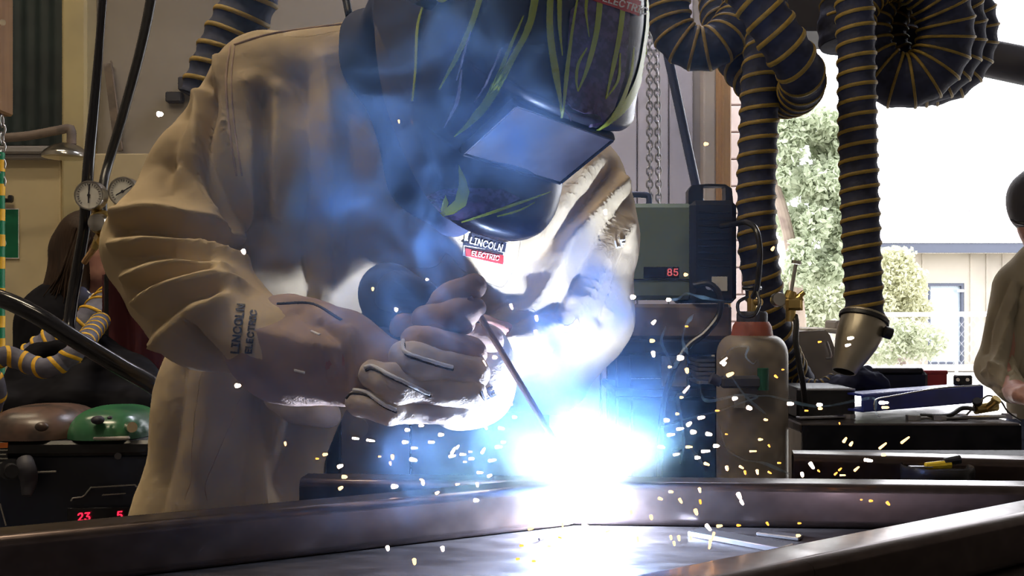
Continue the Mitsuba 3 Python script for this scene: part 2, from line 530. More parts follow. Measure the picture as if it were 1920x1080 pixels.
for nm, c in (('leaf_a', (0.46, 0.51, 0.37)), ('leaf_b', (0.52, 0.55, 0.41)), ('leaf_c', (0.58, 0.58, 0.41)), ('leaf_far', (0.8, 0.78, 0.8))):
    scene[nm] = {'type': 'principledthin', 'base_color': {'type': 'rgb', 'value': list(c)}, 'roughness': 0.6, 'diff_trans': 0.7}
scene['window_glass'] = {'type': 'thindielectric'}
scene['clear_plastic'] = {'type': 'thindielectric', 'int_ior': 1.4}
scene['glow_dark'] = {'type': 'diffuse', 'reflectance': {'type': 'rgb', 'value': [0.02, 0.02, 0.02]}}


def emit(rgb, w=None):
    d = {'type': 'area', 'radiance': {'type': 'rgb', 'value': [float(x) for x in rgb]}}
    if w is not None: d['sampling_weight'] = float(w)
    return d

# ------------------------------------------------------------------ the room
BW = 5.2                                                    # depth of the back wall
XD = P(1360, 0, BW)[0]                                      # left edge of the big door
struct('floor', box((1.0, 1.2, -0.05), (9.0, 8.4, 0.1)), 'floor_concrete')
struct('ceiling', box((1.0, 1.2, 4.75), (9.0, 8.4, 0.1)), 'ceiling_grey')
struct('wall_left', box((-3.55, 1.2, 2.35), (0.1, 8.4, 4.7)), 'wall_grey')
struct('wall_right', box((5.55, 1.2, 2.35), (0.1, 8.4, 4.7)), 'wall_grey')
struct('wall_front', box((1.0, -3.05, 2.35), (9.0, 0.1, 4.7)), 'wall_grey')
struct('wall_back', cat(box(((-3.5 + XD) / 2 - 0.05, BW + 0.1, 2.35), (XD + 3.5 - 0.1, 0.2, 4.7)),
                        box(((XD + 5.5) / 2, BW + 0.1, 4.45), (5.5 - XD, 0.2, 0.5))), 'wall_grey')
# wainscot, pilaster, ledge of the left part of the back wall
zt = P(0, 291, BW)[2]
struct('trim_1', box(((-3.5 + 0.12) / 2, BW - 0.03, zt / 2), (3.62, 0.06, zt), 0.006), 'wall_cream')
part('trim_1', 'joint_cover', box((P(123, 0, BW)[0], BW - 0.064, 1.0), (0.012, 0.01, 1.95), 0.002), 'wall_cream')
px0, px1 = P(137, 0, BW)[0], P(183, 0, BW)[0]
struct('trim_2', box(((px0 + px1) / 2, BW - 0.07, 2.35), (px1 - px0, 0.14, 4.7), 0.012), 'pilaster_cream')
struct('trim_3', cat(box((-2.85, BW - 0.09, zt + 0.005), (1.42, 0.14, 0.035), 0.008), box((-2.85, BW - 0.08, zt - 0.022), (1.42, 0.1, 0.02), 0.004)), 'machine_grey')
# pale panels right of the welder, jamb of the door
xs = [P(q, 0, BW)[0] for q in (1010, 1068, 1126, 1194, 1253, 1299)]
for a, b in zip(xs[:-1], xs[1:]):
    part('wall_back', 'panel', box(((a + b) / 2, BW - 0.012, 2.35), (b - a - 0.008, 0.024, 4.6), 0.004), 'panel_pale', False)
xj = [P(q, 0, BW)[0] for q in (1300, 1313, 1336, 1344, 1360)]
struct('trim_4', box(((xj[1] + xj[2]) / 2, BW - 0.04, 2.35), (xj[2] - xj[1], 0.1, 4.7), 0.008), 'jamb_beige')
struct('trim_5', cat(box(((xj[2] + xj[4]) / 2, BW + 0.02, 2.35), (xj[4] - xj[2], 0.24, 4.7), 0.008), box(((xj[3] + xj[4]) / 2, BW - 0.12, 2.35), (xj[4] - xj[3], 0.05, 4.7), 0.006)), 'jamb_wood')
# lamps hung from the ceiling, out of the picture
for i, (x, y, w) in enumerate([(-1.2, 1.65, 42.0), (-2.2, 3.4, 18.0), (-0.75, 0.45, 19.0), (0.55, 4.35, 40.0)]):
    tint = (0.86, 0.86, 1.0) if i == 3 else (1.0, 0.83, 0.58)
    t = new('ceiling_lamp', 'long fluorescent lamp hung under the ceiling, ' + ('above the welder', 'near the teal curtain', 'behind the viewer', 'before the pale wall panels')[i], 'lamp')
    part(t, 'housing', box((x, y, 4.06), (1.3, 0.32, 0.07), 0.01), 'machine_grey', False)
    scene[f'{t}__tube'] = mikit.ply(box((x, y, 4.0), (1.2, 0.24, 0.03), 0.008), 'glow_dark', emitter=emit([w * q for q in tint], 0.35))
    for sx in (-0.5, 0.5):
        part(t, 'hanger', cyl((x + sx, y, 4.09), (x + sx, y, 4.71), 0.006, m=8), 'machine_grey')

# ------------------------------------------------------------------ outdoors
struct('ground', box((10, 45.3, -0.08), (120, 80, 0.1)), 'ground_pale')
# a wall of pale blocks beside the door
t = new('block_wall', 'pale pink block wall outside the door, beside the wooden jamb', 'wall')
obj(f'{t}__core', box((P(1380, 0, 7.8)[0] - 0.3, 7.95, 2.2), (1.0, 0.16, 4.4)), 'block_pink', False)
for r in range(22):
    for c in range(3):
        x0 = 1.1 + c * 0.4 - (0.2 if r % 2 else 0)
        z0 = P(0, 144, 7.8)[2] - 0.199 * (r - 8)
        if z0 < 0.05: continue
        xa, xb = max(x0, 1.2), min(x0 + 0.388, 1.84)
        if xb - xa < 0.05: continue
        part(t, 'block', box(((xa + xb) / 2, 7.86, z0 - 0.0995), (xb - xa, 0.04, 0.187), 0.006), 'block_pink', False)
# the building
D = 20.0
t = new('building', 'low beige building with dark fascia and pale roof beyond the fence', 'building')
bx0, bx1 = P(1560, 0, D)[0], 14.0
zf = P(1800, 475, D)[2]
wx0, wx1 = P(1740, 0, D)[0], P(1808, 0, D)[0]
wz0, wz1 = P(0, 684, D)[2], P(0, 531, D)[2]
wall = [box(((bx0 + wx0) / 2, D + 0.15, zf / 2), (wx0 - bx0, 0.3, zf)), box(((bx1 + wx1) / 2, D + 0.15, zf / 2), (bx1 - wx1, 0.3, zf)),
        box(((wx0 + wx1) / 2, D + 0.15, (wz1 + zf) / 2), (wx1 - wx0, 0.3, zf - wz1)), box(((wx0 + wx1) / 2, D + 0.15, wz0 / 2), (wx1 - wx0, 0.3, wz0))]
obj(f'{t}__wall', cat(*wall), 'siding', False)
for i in range(30):
    x = bx0 + 0.2 + i * 0.3
    if wx0 - 0.05 < x < wx1 + 0.05: continue
    part(t, 'batten', box((x, D - 0.012, zf / 2), (0.035, 0.03, zf - 0.02)), 'siding', False)
obj(f'{t}__fascia', box(((bx0 + bx1) / 2, D - 0.35, zf + 0.08), (bx1 - bx0, 0.1, 0.17)), 'fascia', False)
obj(f'{t}__soffit', box(((bx0 + bx1) / 2, D - 0.15, zf + 0.02), (bx1 - bx0, 0.34, 0.03)), 'siding', False)
rp = np.array([[bx0, D - 0.42, zf + 0.17], [bx1, D - 0.42, zf + 0.17], [bx1, D + 4, zf + 1.1], [bx0, D + 4, zf + 1.1], [bx0, D + 4, zf], [bx1, D + 4, zf]])
obj(f'{t}__roof', trimesh.convex.convex_hull(rp), 'roof_pale', False)
fw = 0.05
w = obj(f'{t}__window', cat(box((wx0 + fw / 2, D + 0.05, (wz0 + wz1) / 2), (fw, 0.08, wz1 - wz0)), box((wx1 - fw / 2, D + 0.05, (wz0 + wz1) / 2), (fw, 0.08, wz1 - wz0)),
                            box(((wx0 + wx1) / 2, D + 0.05, wz1 - fw / 2), (wx1 - wx0, 0.08, fw)), box(((wx0 + wx1) / 2, D + 0.05, wz0 + fw / 2), (wx1 - wx0, 0.08, fw))), 'fascia', False)
mat('window_blue', (0.36, 0.43, 0.5), 0.12, specular=0.8)
obj(f'{t}__window__pane', box(((wx0 + wx1) / 2, D + 0.09, (wz0 + wz1) / 2), (wx1 - wx0 - 0.02, 0.02, wz1 - wz0 - 0.02)), 'window_blue', False)
obj(f'{t}__window__label_plate', box((P(1800, 0, D)[0], D - 0.02, P(0, 545, D)[2]), (0.12, 0.02, 0.05)), 'rail_white', False)
# fence
D = 18.0
t = new('fence', 'low chain-link fence with white rails in front of the beige building', 'fence')
z1, z0 = P(0, 592, D)[2], P(0, 690, D)[2]
part(t, 'rail', cyl((3.0, D, z1), (12.0, D, z1 + 0.05), 0.042, m=10), 'rail_white')
part(t, 'rail', cyl((3.0, D, z0), (12.0, D, z0 + 0.02), 0.05, m=10), 'rail_white')
for i in range(6):
    x = 3.1 + i * 2.2 if i else 3.1
    part(t, 'post', cyl((x, D, -0.03), (x, D, z1 + 0.06), 0.03, m=8), 'rail_white')
wires = []
for i in range(64):
    x = 3.1 + i * 0.13
    for s in (-1, 1):
        L = z1 - z0
        a, b = np.array([x, D + 0.003 * s, z0]), np.array([x + s * L * 0.8, D + 0.003 * s, z1])
        wires.append(tube([a, b], 0.0035, 2, 3, caps=False))
part(t, 'wire_mesh', cat(*wires), 'mesh_wire', kind='stuff')


def leaf_cloud(centers, n, size, seed):
    """Leaves as small bent quads spread through the ellipsoids ((x, y, z), (rx, ry, rz))."""
    g = np.random.default_rng(seed)
    vol = np.array([np.prod(c[1]) for c in centers]) ** 0.75
    pick = g.choice(len(centers), n, p=vol / vol.sum())
    u = g.normal(size=(n, 3)); u /= np.linalg.norm(u, axis=1, keepdims=True)
    r = g.uniform(0.25, 1, (n, 1)) ** 0.5
    C = np.array([c[0] for c in centers])[pick]; R = np.array([c[1] for c in centers])[pick]
    p = C + u * r * R * (0.8 + 0.45 * meshkit.noise(u * 3.1 + pick[:, None], seed)[:, None])
    a = g.normal(size=(n, 3)); a /= np.linalg.norm(a, axis=1, keepdims=True)
    b = np.cross(a, g.normal(size=(n, 3))); b /= np.linalg.norm(b, axis=1, keepdims=True)
    s = size * g.uniform(0.6, 1.4, (n, 1))
    V = np.stack([p - a * s, p + b * s * 0.5, p + a * s, p - b * s * 0.5], 1).reshape(-1, 3)
    k = np.arange(n)[:, None] * 4
    return trimesh.Trimesh(V, np.vstack([k + [0, 1, 2], k + [0, 2, 3]]), process=False)


def tree(name, label, catg, trunk, crowns, leafs, n, size, seed):
    t = new(name, label, catg)
    if trunk: obj(f'{t}__trunk', tube(trunk[0], trunk[1], 24, 10), 'trunk')
    for (a, b, r) in ([] if not trunk else trunk[2]):
        part(t, 'branch', tube([a, (np.asarray(a) + b) / 2 + np.array([0.05, 0, 0.1]), b], r, 10, 7), 'trunk')
    obj(f'{t}__foliage', leaf_cloud(crowns, n, size, seed), leafs, False)
    labels[f'{t}__foliage'] = {'kind': 'stuff'}


D = 14.0
b0 = P(1484, 470, D); b1 = P(1458, 365, D)
tree('tree', 'tall grey-green tree with pinkish trunk seen between the striped hoses', 'tree',
     ([P(1505, 745, D), P(1497, 600, D), b0, b1, P(1415, 250, D)], [0.11, 0.1, 0.08, 0.07, 0.04], [(b1, P(1400, 250, D + .4), [0.05, 0.02])]),
     [(P(1520, 235, D), (0.5, 0.5, 0.22)), (P(1570, 280, D + .3), (0.35, 0.4, 0.3)), (P(1540, 345, D), (0.4, 0.5, 0.28)), (P(1580, 420, D + .2), (0.35, 0.5, 0.45)), (P(1500, 420, D + .5), (0.3, 0.4, 0.25)),
      (P(1470, 290, D + .4), (0.2, 0.3, 0.3)), (P(1540, 500, D + .3), (0.4, 0.5, 0.25)), (P(1440, 330, D + 1), (0.4, 0.4, 0.6)), (P(1500, 490, D - .25), (0.2, 0.15, 0.3)), (P(1480, 250, D - .3), (0.22, 0.15, 0.4)), (P(1530, 420, D - .3), (0.2, 0.15, 0.25)), (P(1470, 330, D - .3), (0.12, 0.1, 0.12))], 'leaf_a', 17000, 0.055, 1)
D = 16.0
tree('tree', 'rounded pale olive tree low beside the grey machine', 'tree',
     ([P(1560, 730, D), P(1550, 640, D)], [0.07, 0.05], []),
     [(P(1560, 560, D), (0.42, 0.5, 0.5)), (P(1500, 600, D + .4), (0.4, 0.5, 0.42)), (P(1600, 510, D), (0.3, 0.4, 0.3)), (P(1480, 540, D + .6), (0.3, 0.4, 0.4))], 'leaf_b', 6000, 0.05, 2)
D = 18.6
tree('tree', 'yellow-green bushy tree against the beige building', 'tree',
     ([P(1690, 715, D), P(1690, 620, D)], [0.08, 0.05], []),
     [(P(1690, 530, D), (0.42, 0.5, 0.45)), (P(1680, 480, D), (0.3, 0.4, 0.18)), (P(1710, 580, D), (0.35, 0.4, 0.25)), (P(1640, 560, D), (0.4, 0.5, 0.5))], 'leaf_c', 7000, 0.045, 3)
D = 17.0
tree('bush', 'sparse leafy bush in front of the low fence, under the building window', 'bush',
     ([P(1690, 722, D), P(1690, 680, D)], [0.03, 0.02], []),
     [(P(1660, 650, D), (0.5, 0.3, 0.3)), (P(1730, 640, D), (0.42, 0.3, 0.3)), (P(1690, 620, D), (0.3, 0.3, 0.2))], 'leaf_b', 2300, 0.045, 4)
D = 34.0
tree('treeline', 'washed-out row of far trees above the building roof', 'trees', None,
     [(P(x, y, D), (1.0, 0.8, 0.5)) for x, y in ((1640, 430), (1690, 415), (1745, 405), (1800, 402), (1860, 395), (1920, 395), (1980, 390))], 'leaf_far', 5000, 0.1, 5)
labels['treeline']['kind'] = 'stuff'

# ------------------------------------------------------------------ tables and the steel frame being welded
ZT = CAMZ - 0.21                 # top of the square tubes
WT = 0.0525                      # their side
ZB = ZT - WT                     # table top


def on(px, py, z):
    d = (CAMZ - z) * FPX / (py - HOR)
    return P(px, py, d)


t = new('welding_table', 'steel-topped welding table under the square-tube frame', 'table')
top = sg.Polygon([(-0.95, 0.35), (1.2, 0.35), (1.2, 1.34), (-0.18, 1.34), (-0.62, 1.08), (-0.95, 1.0)])
m = trimesh.creation.extrude_polygon(top, 0.016, engine='earcut'); m.apply_translation((0, 0, ZB - 0.016))
obj(f'{t}__top', m, 'plate_steel', False)
for x, y in ((-0.85, 0.45), (1.1, 0.45), (1.1, 1.25), (-0.25, 1.22), (-0.85, 0.92)):
    part(t, 'leg', box((x, y, (ZB - 0.016) / 2), (0.06, 0.06, ZB - 0.016), 0.006), 'raw_steel', False)
part(t, 'rail', box((0.12, 1.25, ZB - 0.046), (1.9 - 1.16, 0.04, 0.06), 0.004), 'raw_steel', False)


def sqtube(a, b, label, w=WT, z=ZT, wall=0.004, cut=None):
    """A hollow square tube whose back top edge runs from a to b; hollow ends, rounded corners."""
    a, b = np.array(a, float), np.array(b, float)
    a[2] = b[2] = 0
    x = unit(b - a); y = np.array([-x[1], x[0], 0])          # y points to the back edge
    r = 0.0105
    ring = []
    for cx, cz, a0 in ((w / 2 - r, w / 2 - r, 0), (-w / 2 + r, w / 2 - r, 90), (-w / 2 + r, -w / 2 + r, 180), (w / 2 - r, -w / 2 + r, 270)):
        for k in range(5):
            q = math.radians(a0 + k * 22.5)
            ring.append((cx + r * math.cos(q), cz + r * math.sin(q)))
    ring = np.array(ring)
    inner = ring * (1 - 2 * wall / w)
    L = np.linalg.norm(b - a)
    rows = []
    for (rg, s) in ((inner, 0.0), (ring, 0.0), (ring, L), (inner, L), (inner, 0.0)):
        c = a - y * w / 2 + x * s
        v = c + rg[:, :1] * y + np.c_[np.zeros((len(rg), 2)), rg[:, 1:] + z - w / 2]
        if cut is not None and s > 0:                    # mitred end
            v = v + (((cut[0] - v) @ cut[1]) / (x @ cut[1]))[:, None] * x
        rows.append(v)
    m = grid_mesh(np.array(rows), True)
    m.fix_normals()
    return single('square_tube', m, 'raw_steel', label, 'steel tube', smooth=30)


L0, L1 = on(1012, 894.5, ZT), on(0, 985, ZT)
dL = unit(L1 - L0)
B0, B1 = on(582, 885, ZT), on(1920, 899, ZT)
dB = unit(B1 - B0)
nB = np.array([dB[1], -dB[0], 0])
sqtube(L1 + dL * 0.45, L0, 'dark square steel tube running from the weld to the lower left corner', cut=(B0 * [1, 1, 0] + nB * (WT + 0.001), nB))
B0, B1 = on(582, 885, ZT), on(1920, 899, ZT)
dB = unit(B1 - B0)
sqtube(B0, B1 + dB * 0.5, 'long square steel tube crossing behind the weld from the jacket to the right')
F0, F1 = on(1175, 1075, ZT), on(1920, 932, ZT)
dF = unit(F1 - F0)
sqtube(F0 - dF * 0.35, F1 + dF * 0.03, 'near square steel tube with a bright white top in the lower right corner')
# small pieces on the table
q0, q1 = on(1312, 999, ZB + 0.006), on(1440, 1022, ZB + 0.006)
dq = unit(q1 - q0); nq = np.array([-dq[1], dq[0], 0])
Rq = np.stack([dq, nq, [0, 0, 1]], 1)
single('steel_strip', box((q0 + q1) / 2 + nq * 0.012 - np.array([0, 0, 0.003]), (np.linalg.norm(q1 - q0) + 0.03, 0.03, 0.006), 0.001, Rq), 'bright_steel', 'thin bright steel strip lying on the table inside the tube frame', 'steel strip', smooth=False)
q0, q1 = on(1400, 999, ZB + 0.004), on(1480, 1009, ZB + 0.004)
dq = unit(q1 - q0); nq = np.array([-dq[1], dq[0], 0])
single('steel_strip', box((q0 + q1) / 2 + nq * 0.01 + np.array([0.01, 0, -0.0015]), (np.linalg.norm(q1 - q0), 0.018, 0.004), 0.001, np.stack([dq, nq, [0, 0, 1]], 1)), 'bright_steel', 'short dull steel strip behind the brighter strip, by the near tube', 'steel strip', smooth=False)
single('rod_stub', tube([on(1011, 1011, ZB + 0.003), on(1050, 994, ZB + 0.003)], 0.0016, 4, 8), 'bright_steel', 'short welding rod stub lying on the table below the weld', 'rod')

# second table behind, with another tube and a tin
t = new('work_table', 'dark work table behind the long tube, under a tin with a tool', 'table')
obj(f'{t}__top', box((1.11, 1.66, ZB - 0.01), (1.2, 0.52, 0.02), 0.003), 'duct_dark', False)
for x, y in ((0.55, 1.45), (1.66, 1.45), (0.55, 1.87), (1.66, 1.87)):
    part(t, 'leg', box((x, y, (ZB - 0.02) / 2), (0.05, 0.05, ZB - 0.02), 0.004), 'raw_steel', False)
C0, C1 = on(1484, 842, ZT), on(1920, 853, ZT)
sqtube(C0, C1 + unit(C1 - C0) * 0.6, 'second square steel tube behind the tin, in front of the black cloth')
d = 1.44
c = P(1757, 880, d); c[2] = ZB
r = 66 / FPX * d
t = new('tin', 'round dark tin holding a yellow and steel tool, between two square tubes', 'tin')
h = P(0, 872, d)[2] - ZB
obj(f'{t}__body', lathe([(0, 0.002), (r * 0.96, 0), (r, 0.004), (r * 0.985, 0.008), (r * 0.985, h - 0.014), (r, h - 0.01), (r * 1.0, h - 0.004), (r * 0.97, h), (r * 0.9, h - 0.006), (0, h - 0.007)], c, m=40), 'black_rubber')
t = new('marker', 'yellow and steel scraper tool lying across the round tin', 'tool')
z = c[2] + h
a, b = P(1698, 876, d), P(1812, 866, d)
obj(f'{t}__handle', tube([P(1735, 874, d), P(1782, 870, d)], [0.005, 0.006], 8, 10), 'yellow_paint')
part(t, 'blade', box((P(1716, 876, d) + P(1736, 874, d)) / 2, (0.03, 0.012, 0.002), 0.0005), 'bright_steel', False)
part(t, 'shaft', tube([P(1736, 872, d), P(1800, 861, d)], [0.0015, 0.0035], 6, 8), 'bright_steel')
part(t, 'cap', tube([P(1770, 866, d), P(1800, 861, d)], [0.005, 0.006], 6, 10), 'black_plastic')

# ------------------------------------------------------------------ striped hoses


def hose(label, pts, r, pitch, body='hose_blue', strip='strip_yellow', group=None, bulge=0.035, sw=0.3):
    """A fume hose: ribbed body and the yellow wear strip that winds round it."""
    key = new('striped_hose', label, 'hose', group)
    p0 = spline(pts, 400)
    L = np.linalg.norm(np.diff(p0, axis=0), axis=1).sum()
    n = max(40, int(L / pitch * 8))
    p = spline(pts, n)
    t, A, B = frames(p)
    s = np.linspace(0, L, n)
    m = 28
    th = np.linspace(0, 2 * np.pi, m, endpoint=False)
    wob = 1 + 0.03 * (meshkit.noise(p * 9.0, 3)[:, None] - 0.5)
    rr = r * wob * (1 + bulge * np.cos(2 * np.pi * s[:, None] / pitch - th[None]))
    V = p[:, None] + rr[..., None] * (np.cos(th)[None, :, None] * A[:, None] + np.sin(th)[None, :, None] * B[:, None])
    obj(f'{key}__body', grid_mesh(V, True, True), body, True)
    k = max(60, int(L / pitch * 30))
    u = np.linspace(0.02 * L, 0.98 * L, k)
    c = np.stack([np.interp(u, s, p[:, i]) for i in range(3)], 1)
    a = np.stack([np.interp(u, s, A[:, i]) for i in range(3)], 1); b = np.stack([np.interp(u, s, B[:, i]) for i in range(3)], 1)
    tt = np.stack([np.interp(u, s, t[:, i]) for i in range(3)], 1)
    ph = 2 * np.pi * u / pitch
    rad = np.cos(ph)[:, None] * a + np.sin(ph)[:, None] * b
    q = np.linspace(0, 2 * np.pi, 6, endpoint=False)
    R0 = r * (1 + bulge)
    V = c[:, None] + (R0 + 0.05 * r * np.cos(q)[None, :, None]) * rad[:, None] + (0.5 * sw * pitch * np.sin(q))[None, :, None] * tt[:, None]
    obj(f'{key}__wear_strip', grid_mesh(V, True, True), strip, True)
    return key


hose('blue striped hose arching behind the right shoulder of the jacket', [P(385, 190, 2.3), P(425, 90, 2.3), P(468, 0, 2.3), P(500, -120, 2.3), P(505, -300, 2.3)], 0.057, 0.039)
hd = 3.0
hose('blue striped hose hanging straight in front of the door jamb, behind the gas cylinder',
     [P(1500, 722, 3.22), P(1478, 690, 3.2), P(1450, 620, 3.05), P(1425, 500, hd), P(1418, 380, hd), P(1422, 250, hd), P(1428, 130, 3.0), P(1440, 30, 3.05), P(1450, -90, 3.1), P(1455, -220, 3.1)], 0.053, 0.043)
hose('blue striped hose ending in the metal fume nozzle',
     [P(1622, 612, 2.9), P(1617, 500, 2.9), P(1612, 380, 2.9), P(1608, 250, 2.9), P(1606, 120, 2.9), P(1602, 0, 2.9), P(1598, -110, 2.9), P(1596, -240, 2.9)], 0.05, 0.0395)
hose('short striped hose sagging in a loop next to the welding helmet',
     [P(1262, -130, 3.2), P(1252, -20, 3.2), P(1262, 60, 3.2), P(1305, 92, 3.2), P(1352, 78, 3.2), P(1392, 20, 3.25), P(1410, -70, 3.3), P(1412, -180, 3.3)], 0.064, 0.038)
hose('thick striped hose slanting down across the upper right, then bending back',
     [P(1300, -190, 2.75), P(1375, -60, 2.75), P(1430, 20, 2.75), P(1477, 95, 2.77), P(1503, 140, 2.82), P(1497, 172, 2.95), P(1462, 182, 3.12), P(1420, 160, 3.22), P(1380, 110, 3.3), P(1350, 40, 3.45), P(1340, -80, 3.6), P(1335, -200, 3.6)], 0.0585, 0.05)
coil = []
for k in range(46):
    a = math.radians(200 - k * 24)
    f = k / 45
    coil.append(P(1672 + 84 * f + (88 - 12 * f) * math.cos(a), 50 + 6 * f - (104 - 10 * f) * math.sin(a), 3.16 + 0.4 * f))
coil.append(coil[-1] + np.array([0.02, 0.1, 0.15])); coil.append(coil[-1] + np.array([0.0, 0.1, 0.3]))
hose('coiled striped hose bundled at the top right in front of the bright sky', coil, 0.081, 0.044, sw=0.22)
# ------------------------------------------------------------------ fume extraction gear, right
t = new('extraction_arm', 'dark round extraction arm reaching right from the coiled hose', 'pipe')
obj(f'{t}__pipe', cyl(P(1700, 78, 4.05), P(2010, 142, 3.8), 0.068, m=28), 'duct_dark')
part(t, 'flange', cyl(P(1848, 108, 3.93), P(1856, 110, 3.925), 0.077, m=28), 'duct_dark')
t = new('duct_manifold', 'dark box-shaped duct above the vertical striped hoses', 'duct')
obj(f'{t}__body', box(P(1535, -20, 3.95), (0.44, 0.3, 0.38), 0.012), 'duct_dark', False)
part(t, 'riser', cyl(P(1535, -60, 3.95), P(1535, -1150, 3.95) * [1, 1, 0] + [0, 0, 4.7], 0.13), 'duct_dark')
part(t, 'beam', box(P(1400, -130, 3.95), (1.3, 0.3, 0.2), 0.012), 'duct_dark', False)
t = new('support_strut', 'slanting dark blue strut in front of the pale wall panels', 'strut')
obj(f'{t}__bar', cyl(P(953, -1290, 3.6), P(1316, 400, 3.6), 0.0155, m=14), 'strut_blue')
part(t, 'collar', cyl(P(1244, 66, 3.6), P(1248, 84, 3.6), 0.022, m=14), 'strut_blue')
# nozzle
t = new('fume_nozzle', 'tapered metal fume nozzle hanging on the striped hose', 'nozzle')
a, b = P(1622, 590, 2.9), P(1596, 697, 2.86)
ax = unit(b - a); L = np.linalg.norm(b - a)
r0 = 0.0605
m = lathe([(r0, 0), (r0 * 1.03, 0.004), (r0 * 1.03, 0.014), (r0, 0.02), (r0 * 1.02, 0.05), (r0 * 0.92, 0.085), (r0 * 0.72, 0.125), (r0 * 0.52, L), (r0 * 0.46, L), (r0 * 0.65, 0.125), (r0 * 0.85, 0.085), (r0 * 0.9, 0.02)], a, ax, 40)
m.vertices[:, 0] += -0.02 * np.clip(((m.vertices - a) @ ax) / L, 0, 1) ** 2
obj(f'{t}__cone', m, 'galvanised', 40)
part(t, 'clamp', lathe([(r0 * 1.03, 0), (r0 * 1.1, 0.002), (r0 * 1.1, 0.012), (r0 * 1.03, 0.014)], a + ax * 0.006, ax, 40), 'black_plastic')
part(t, 'knob', cyl(P(1658, 622, 2.84), P(1671, 626, 2.84), 0.016), 'black_plastic')
# ------------------------------------------------------------------ chain hoist
t = new('hoist_chain', 'pale hoist chain hanging in two strands in front of the wall panels', 'chain')
links = [trimesh.creation.torus(0.0135, 0.0042, 12, 6)]
links[0].vertices[:, 0] *= 1.5
for sx, nm in ((1218, 0), (1230, 1)):
    ms = []
    zt_, zb_ = P(0, -10, 4.9)[2], P(0, 420, 4.9)[2]
    k = int((zt_ - zb_) / 0.03)
    for i in range(k):
        l = links[0].copy()
        R = np.array([[0, 1, 0], [0, 0, 1], [1, 0, 0]], float) if i % 2 else np.array([[0, 0, 1], [0, 1, 0], [1, 0, 0]], float)
        l.vertices = l.vertices @ R.T + np.array([P(sx + 6 * nm * i / k, 0, 4.9)[0], 4.9, zt_ - 0.03 * i])
        ms.append(l)
    part(t, 'strand', cat(*ms), 'bright_steel', True, kind='stuff')

# ------------------------------------------------------------------ green welding power source on its cart
md = 3.0
t = new('power_source', 'grey-green welding power source with black ends and lit digits, right of the jacket', 'welding machine')
x0, x1 = P(1150, 0, md)[0], P(1300, 0, md)[0]
zt_, zb_ = P(0, 381, md)[2], P(0, 562, md)[2]
obj(f'{t}__body', box(((x0 + x1) / 2, md + 0.17, (zt_ + zb_) / 2), (x1 - x0, 0.34, zt_ - zb_), 0.012), 'machine_green', 30)
x2, x3 = P(1292, 0, md)[0], P(1378, 0, md)[0]
ze = P(0, 377, md)[2]
obj(f'{t}__end_panel', box(((x2 + x3) / 2, md + 0.16, (ze + zb_) / 2 - 0.005), (x3 - x2, 0.38, ze - zb_ + 0.01), 0.014), 'black_plastic', 30)


def loop_handle(p0, p1, hgt, dpt, r):
    pts = [p0, p0 + [0, 0, hgt * 0.8], p0 + (p1 - p0) * 0.1 + [0, 0, hgt], p0 + (p1 - p0) * 0.5 + [0, 0, hgt * 1.06], p0 + (p1 - p0) * 0.9 + [0, 0, hgt], p1 + [0, 0, hgt * 0.8], p1]
    m = tube(pts, r, 40, 12)
    return m


hm = sg.Polygon([(1293, 381), (1293, 356), (1300, 346), (1330, 343), (1362, 344), (1375, 352), (1378, 381)]).difference(sg.box(1324, 351, 1360, 374).buffer(4).buffer(-1))
pp = np.array(hm.exterior.coords)
hx = shapely.transform(hm, lambda c: np.stack([P(c[:, 0], c[:, 1], md)[0] if False else (c[:, 0] - 960) / FPX * md, CAMZ - (c[:, 1] - HOR) / FPX * md], 1))
m = trimesh.creation.extrude_polygon(hx, 0.05, engine='earcut')
m.vertices = np.c_[m.vertices[:, 0], md + 0.02 + m.vertices[:, 2], m.vertices[:, 1]]
m.fix_normals()
part(t, 'handle', m, 'black_plastic', 30)
hp0, hp1 = P(1168, 388, md + 0.1), P(1217, 388, md + 0.1)
part(t, 'handle', loop_handle(hp0, hp1, 0.034, 0, 0.009), 'strut_blue')
for i, z in enumerate(np.linspace(P(0, 400, md)[2], P(0, 500, md)[2], 9)):
    part(t, 'vent_slat', box(((x2 + x3) / 2, md - 0.031, z), (0.09, 0.006, 0.006), 0.001), 'black_plastic', False)
# lit digits and lamps
g = text_px('85', (1249, 517), (1, 0.0), (0, 1), 13)
g = shapely.transform(g, lambda c: np.stack([(c[:, 0] - 960) / FPX * md, CAMZ - (c[:, 1] - HOR) / FPX * md], 1))
m = cat(*[trimesh.creation.extrude_polygon(q, 0.002, engine='earcut') for q in getattr(g, 'geoms', [g])])
m.vertices = np.c_[m.vertices[:, 0], md - 0.004 - m.vertices[:, 2], m.vertices[:, 1]]
m.fix_normals()
part(t, 'display', box(P(1240, 511, md - 0.0005), (0.1, 0.004, 0.032), 0.001), 'black_plastic', False)
scene[f'{t}__display__digits'] = mikit.ply(m, 'glow_dark', emitter=emit((0.62, 0.1, 0.1), 0.0))
scene[f'{t}__indicator_lamp'] = mikit.ply(box(P(1186, 476, md - 0.003), (0.017, 0.006, 0.007), 0.002), 'glow_dark', emitter=emit((0.1, 0.75, 0.5), 0.0))
labels[f'{t}__indicator_lamp'] = {'label': 'green lamp'}
part(t, 'seam', box(((x0 + x1) / 2, md - 0.002, P(0, 524, md)[2]), (x1 - x0 - 0.02, 0.004, 0.003)), 'black_plastic', False)
part(t, 'label_sticker', box(P(1349, 532, md - 0.033), (0.043, 0.002, 0.04)), 'paper_white', False)
part(t, 'knob', cyl(P(1330, 536, md - 0.03), P(1330, 536, md - 0.055), 0.011), 'nickel')

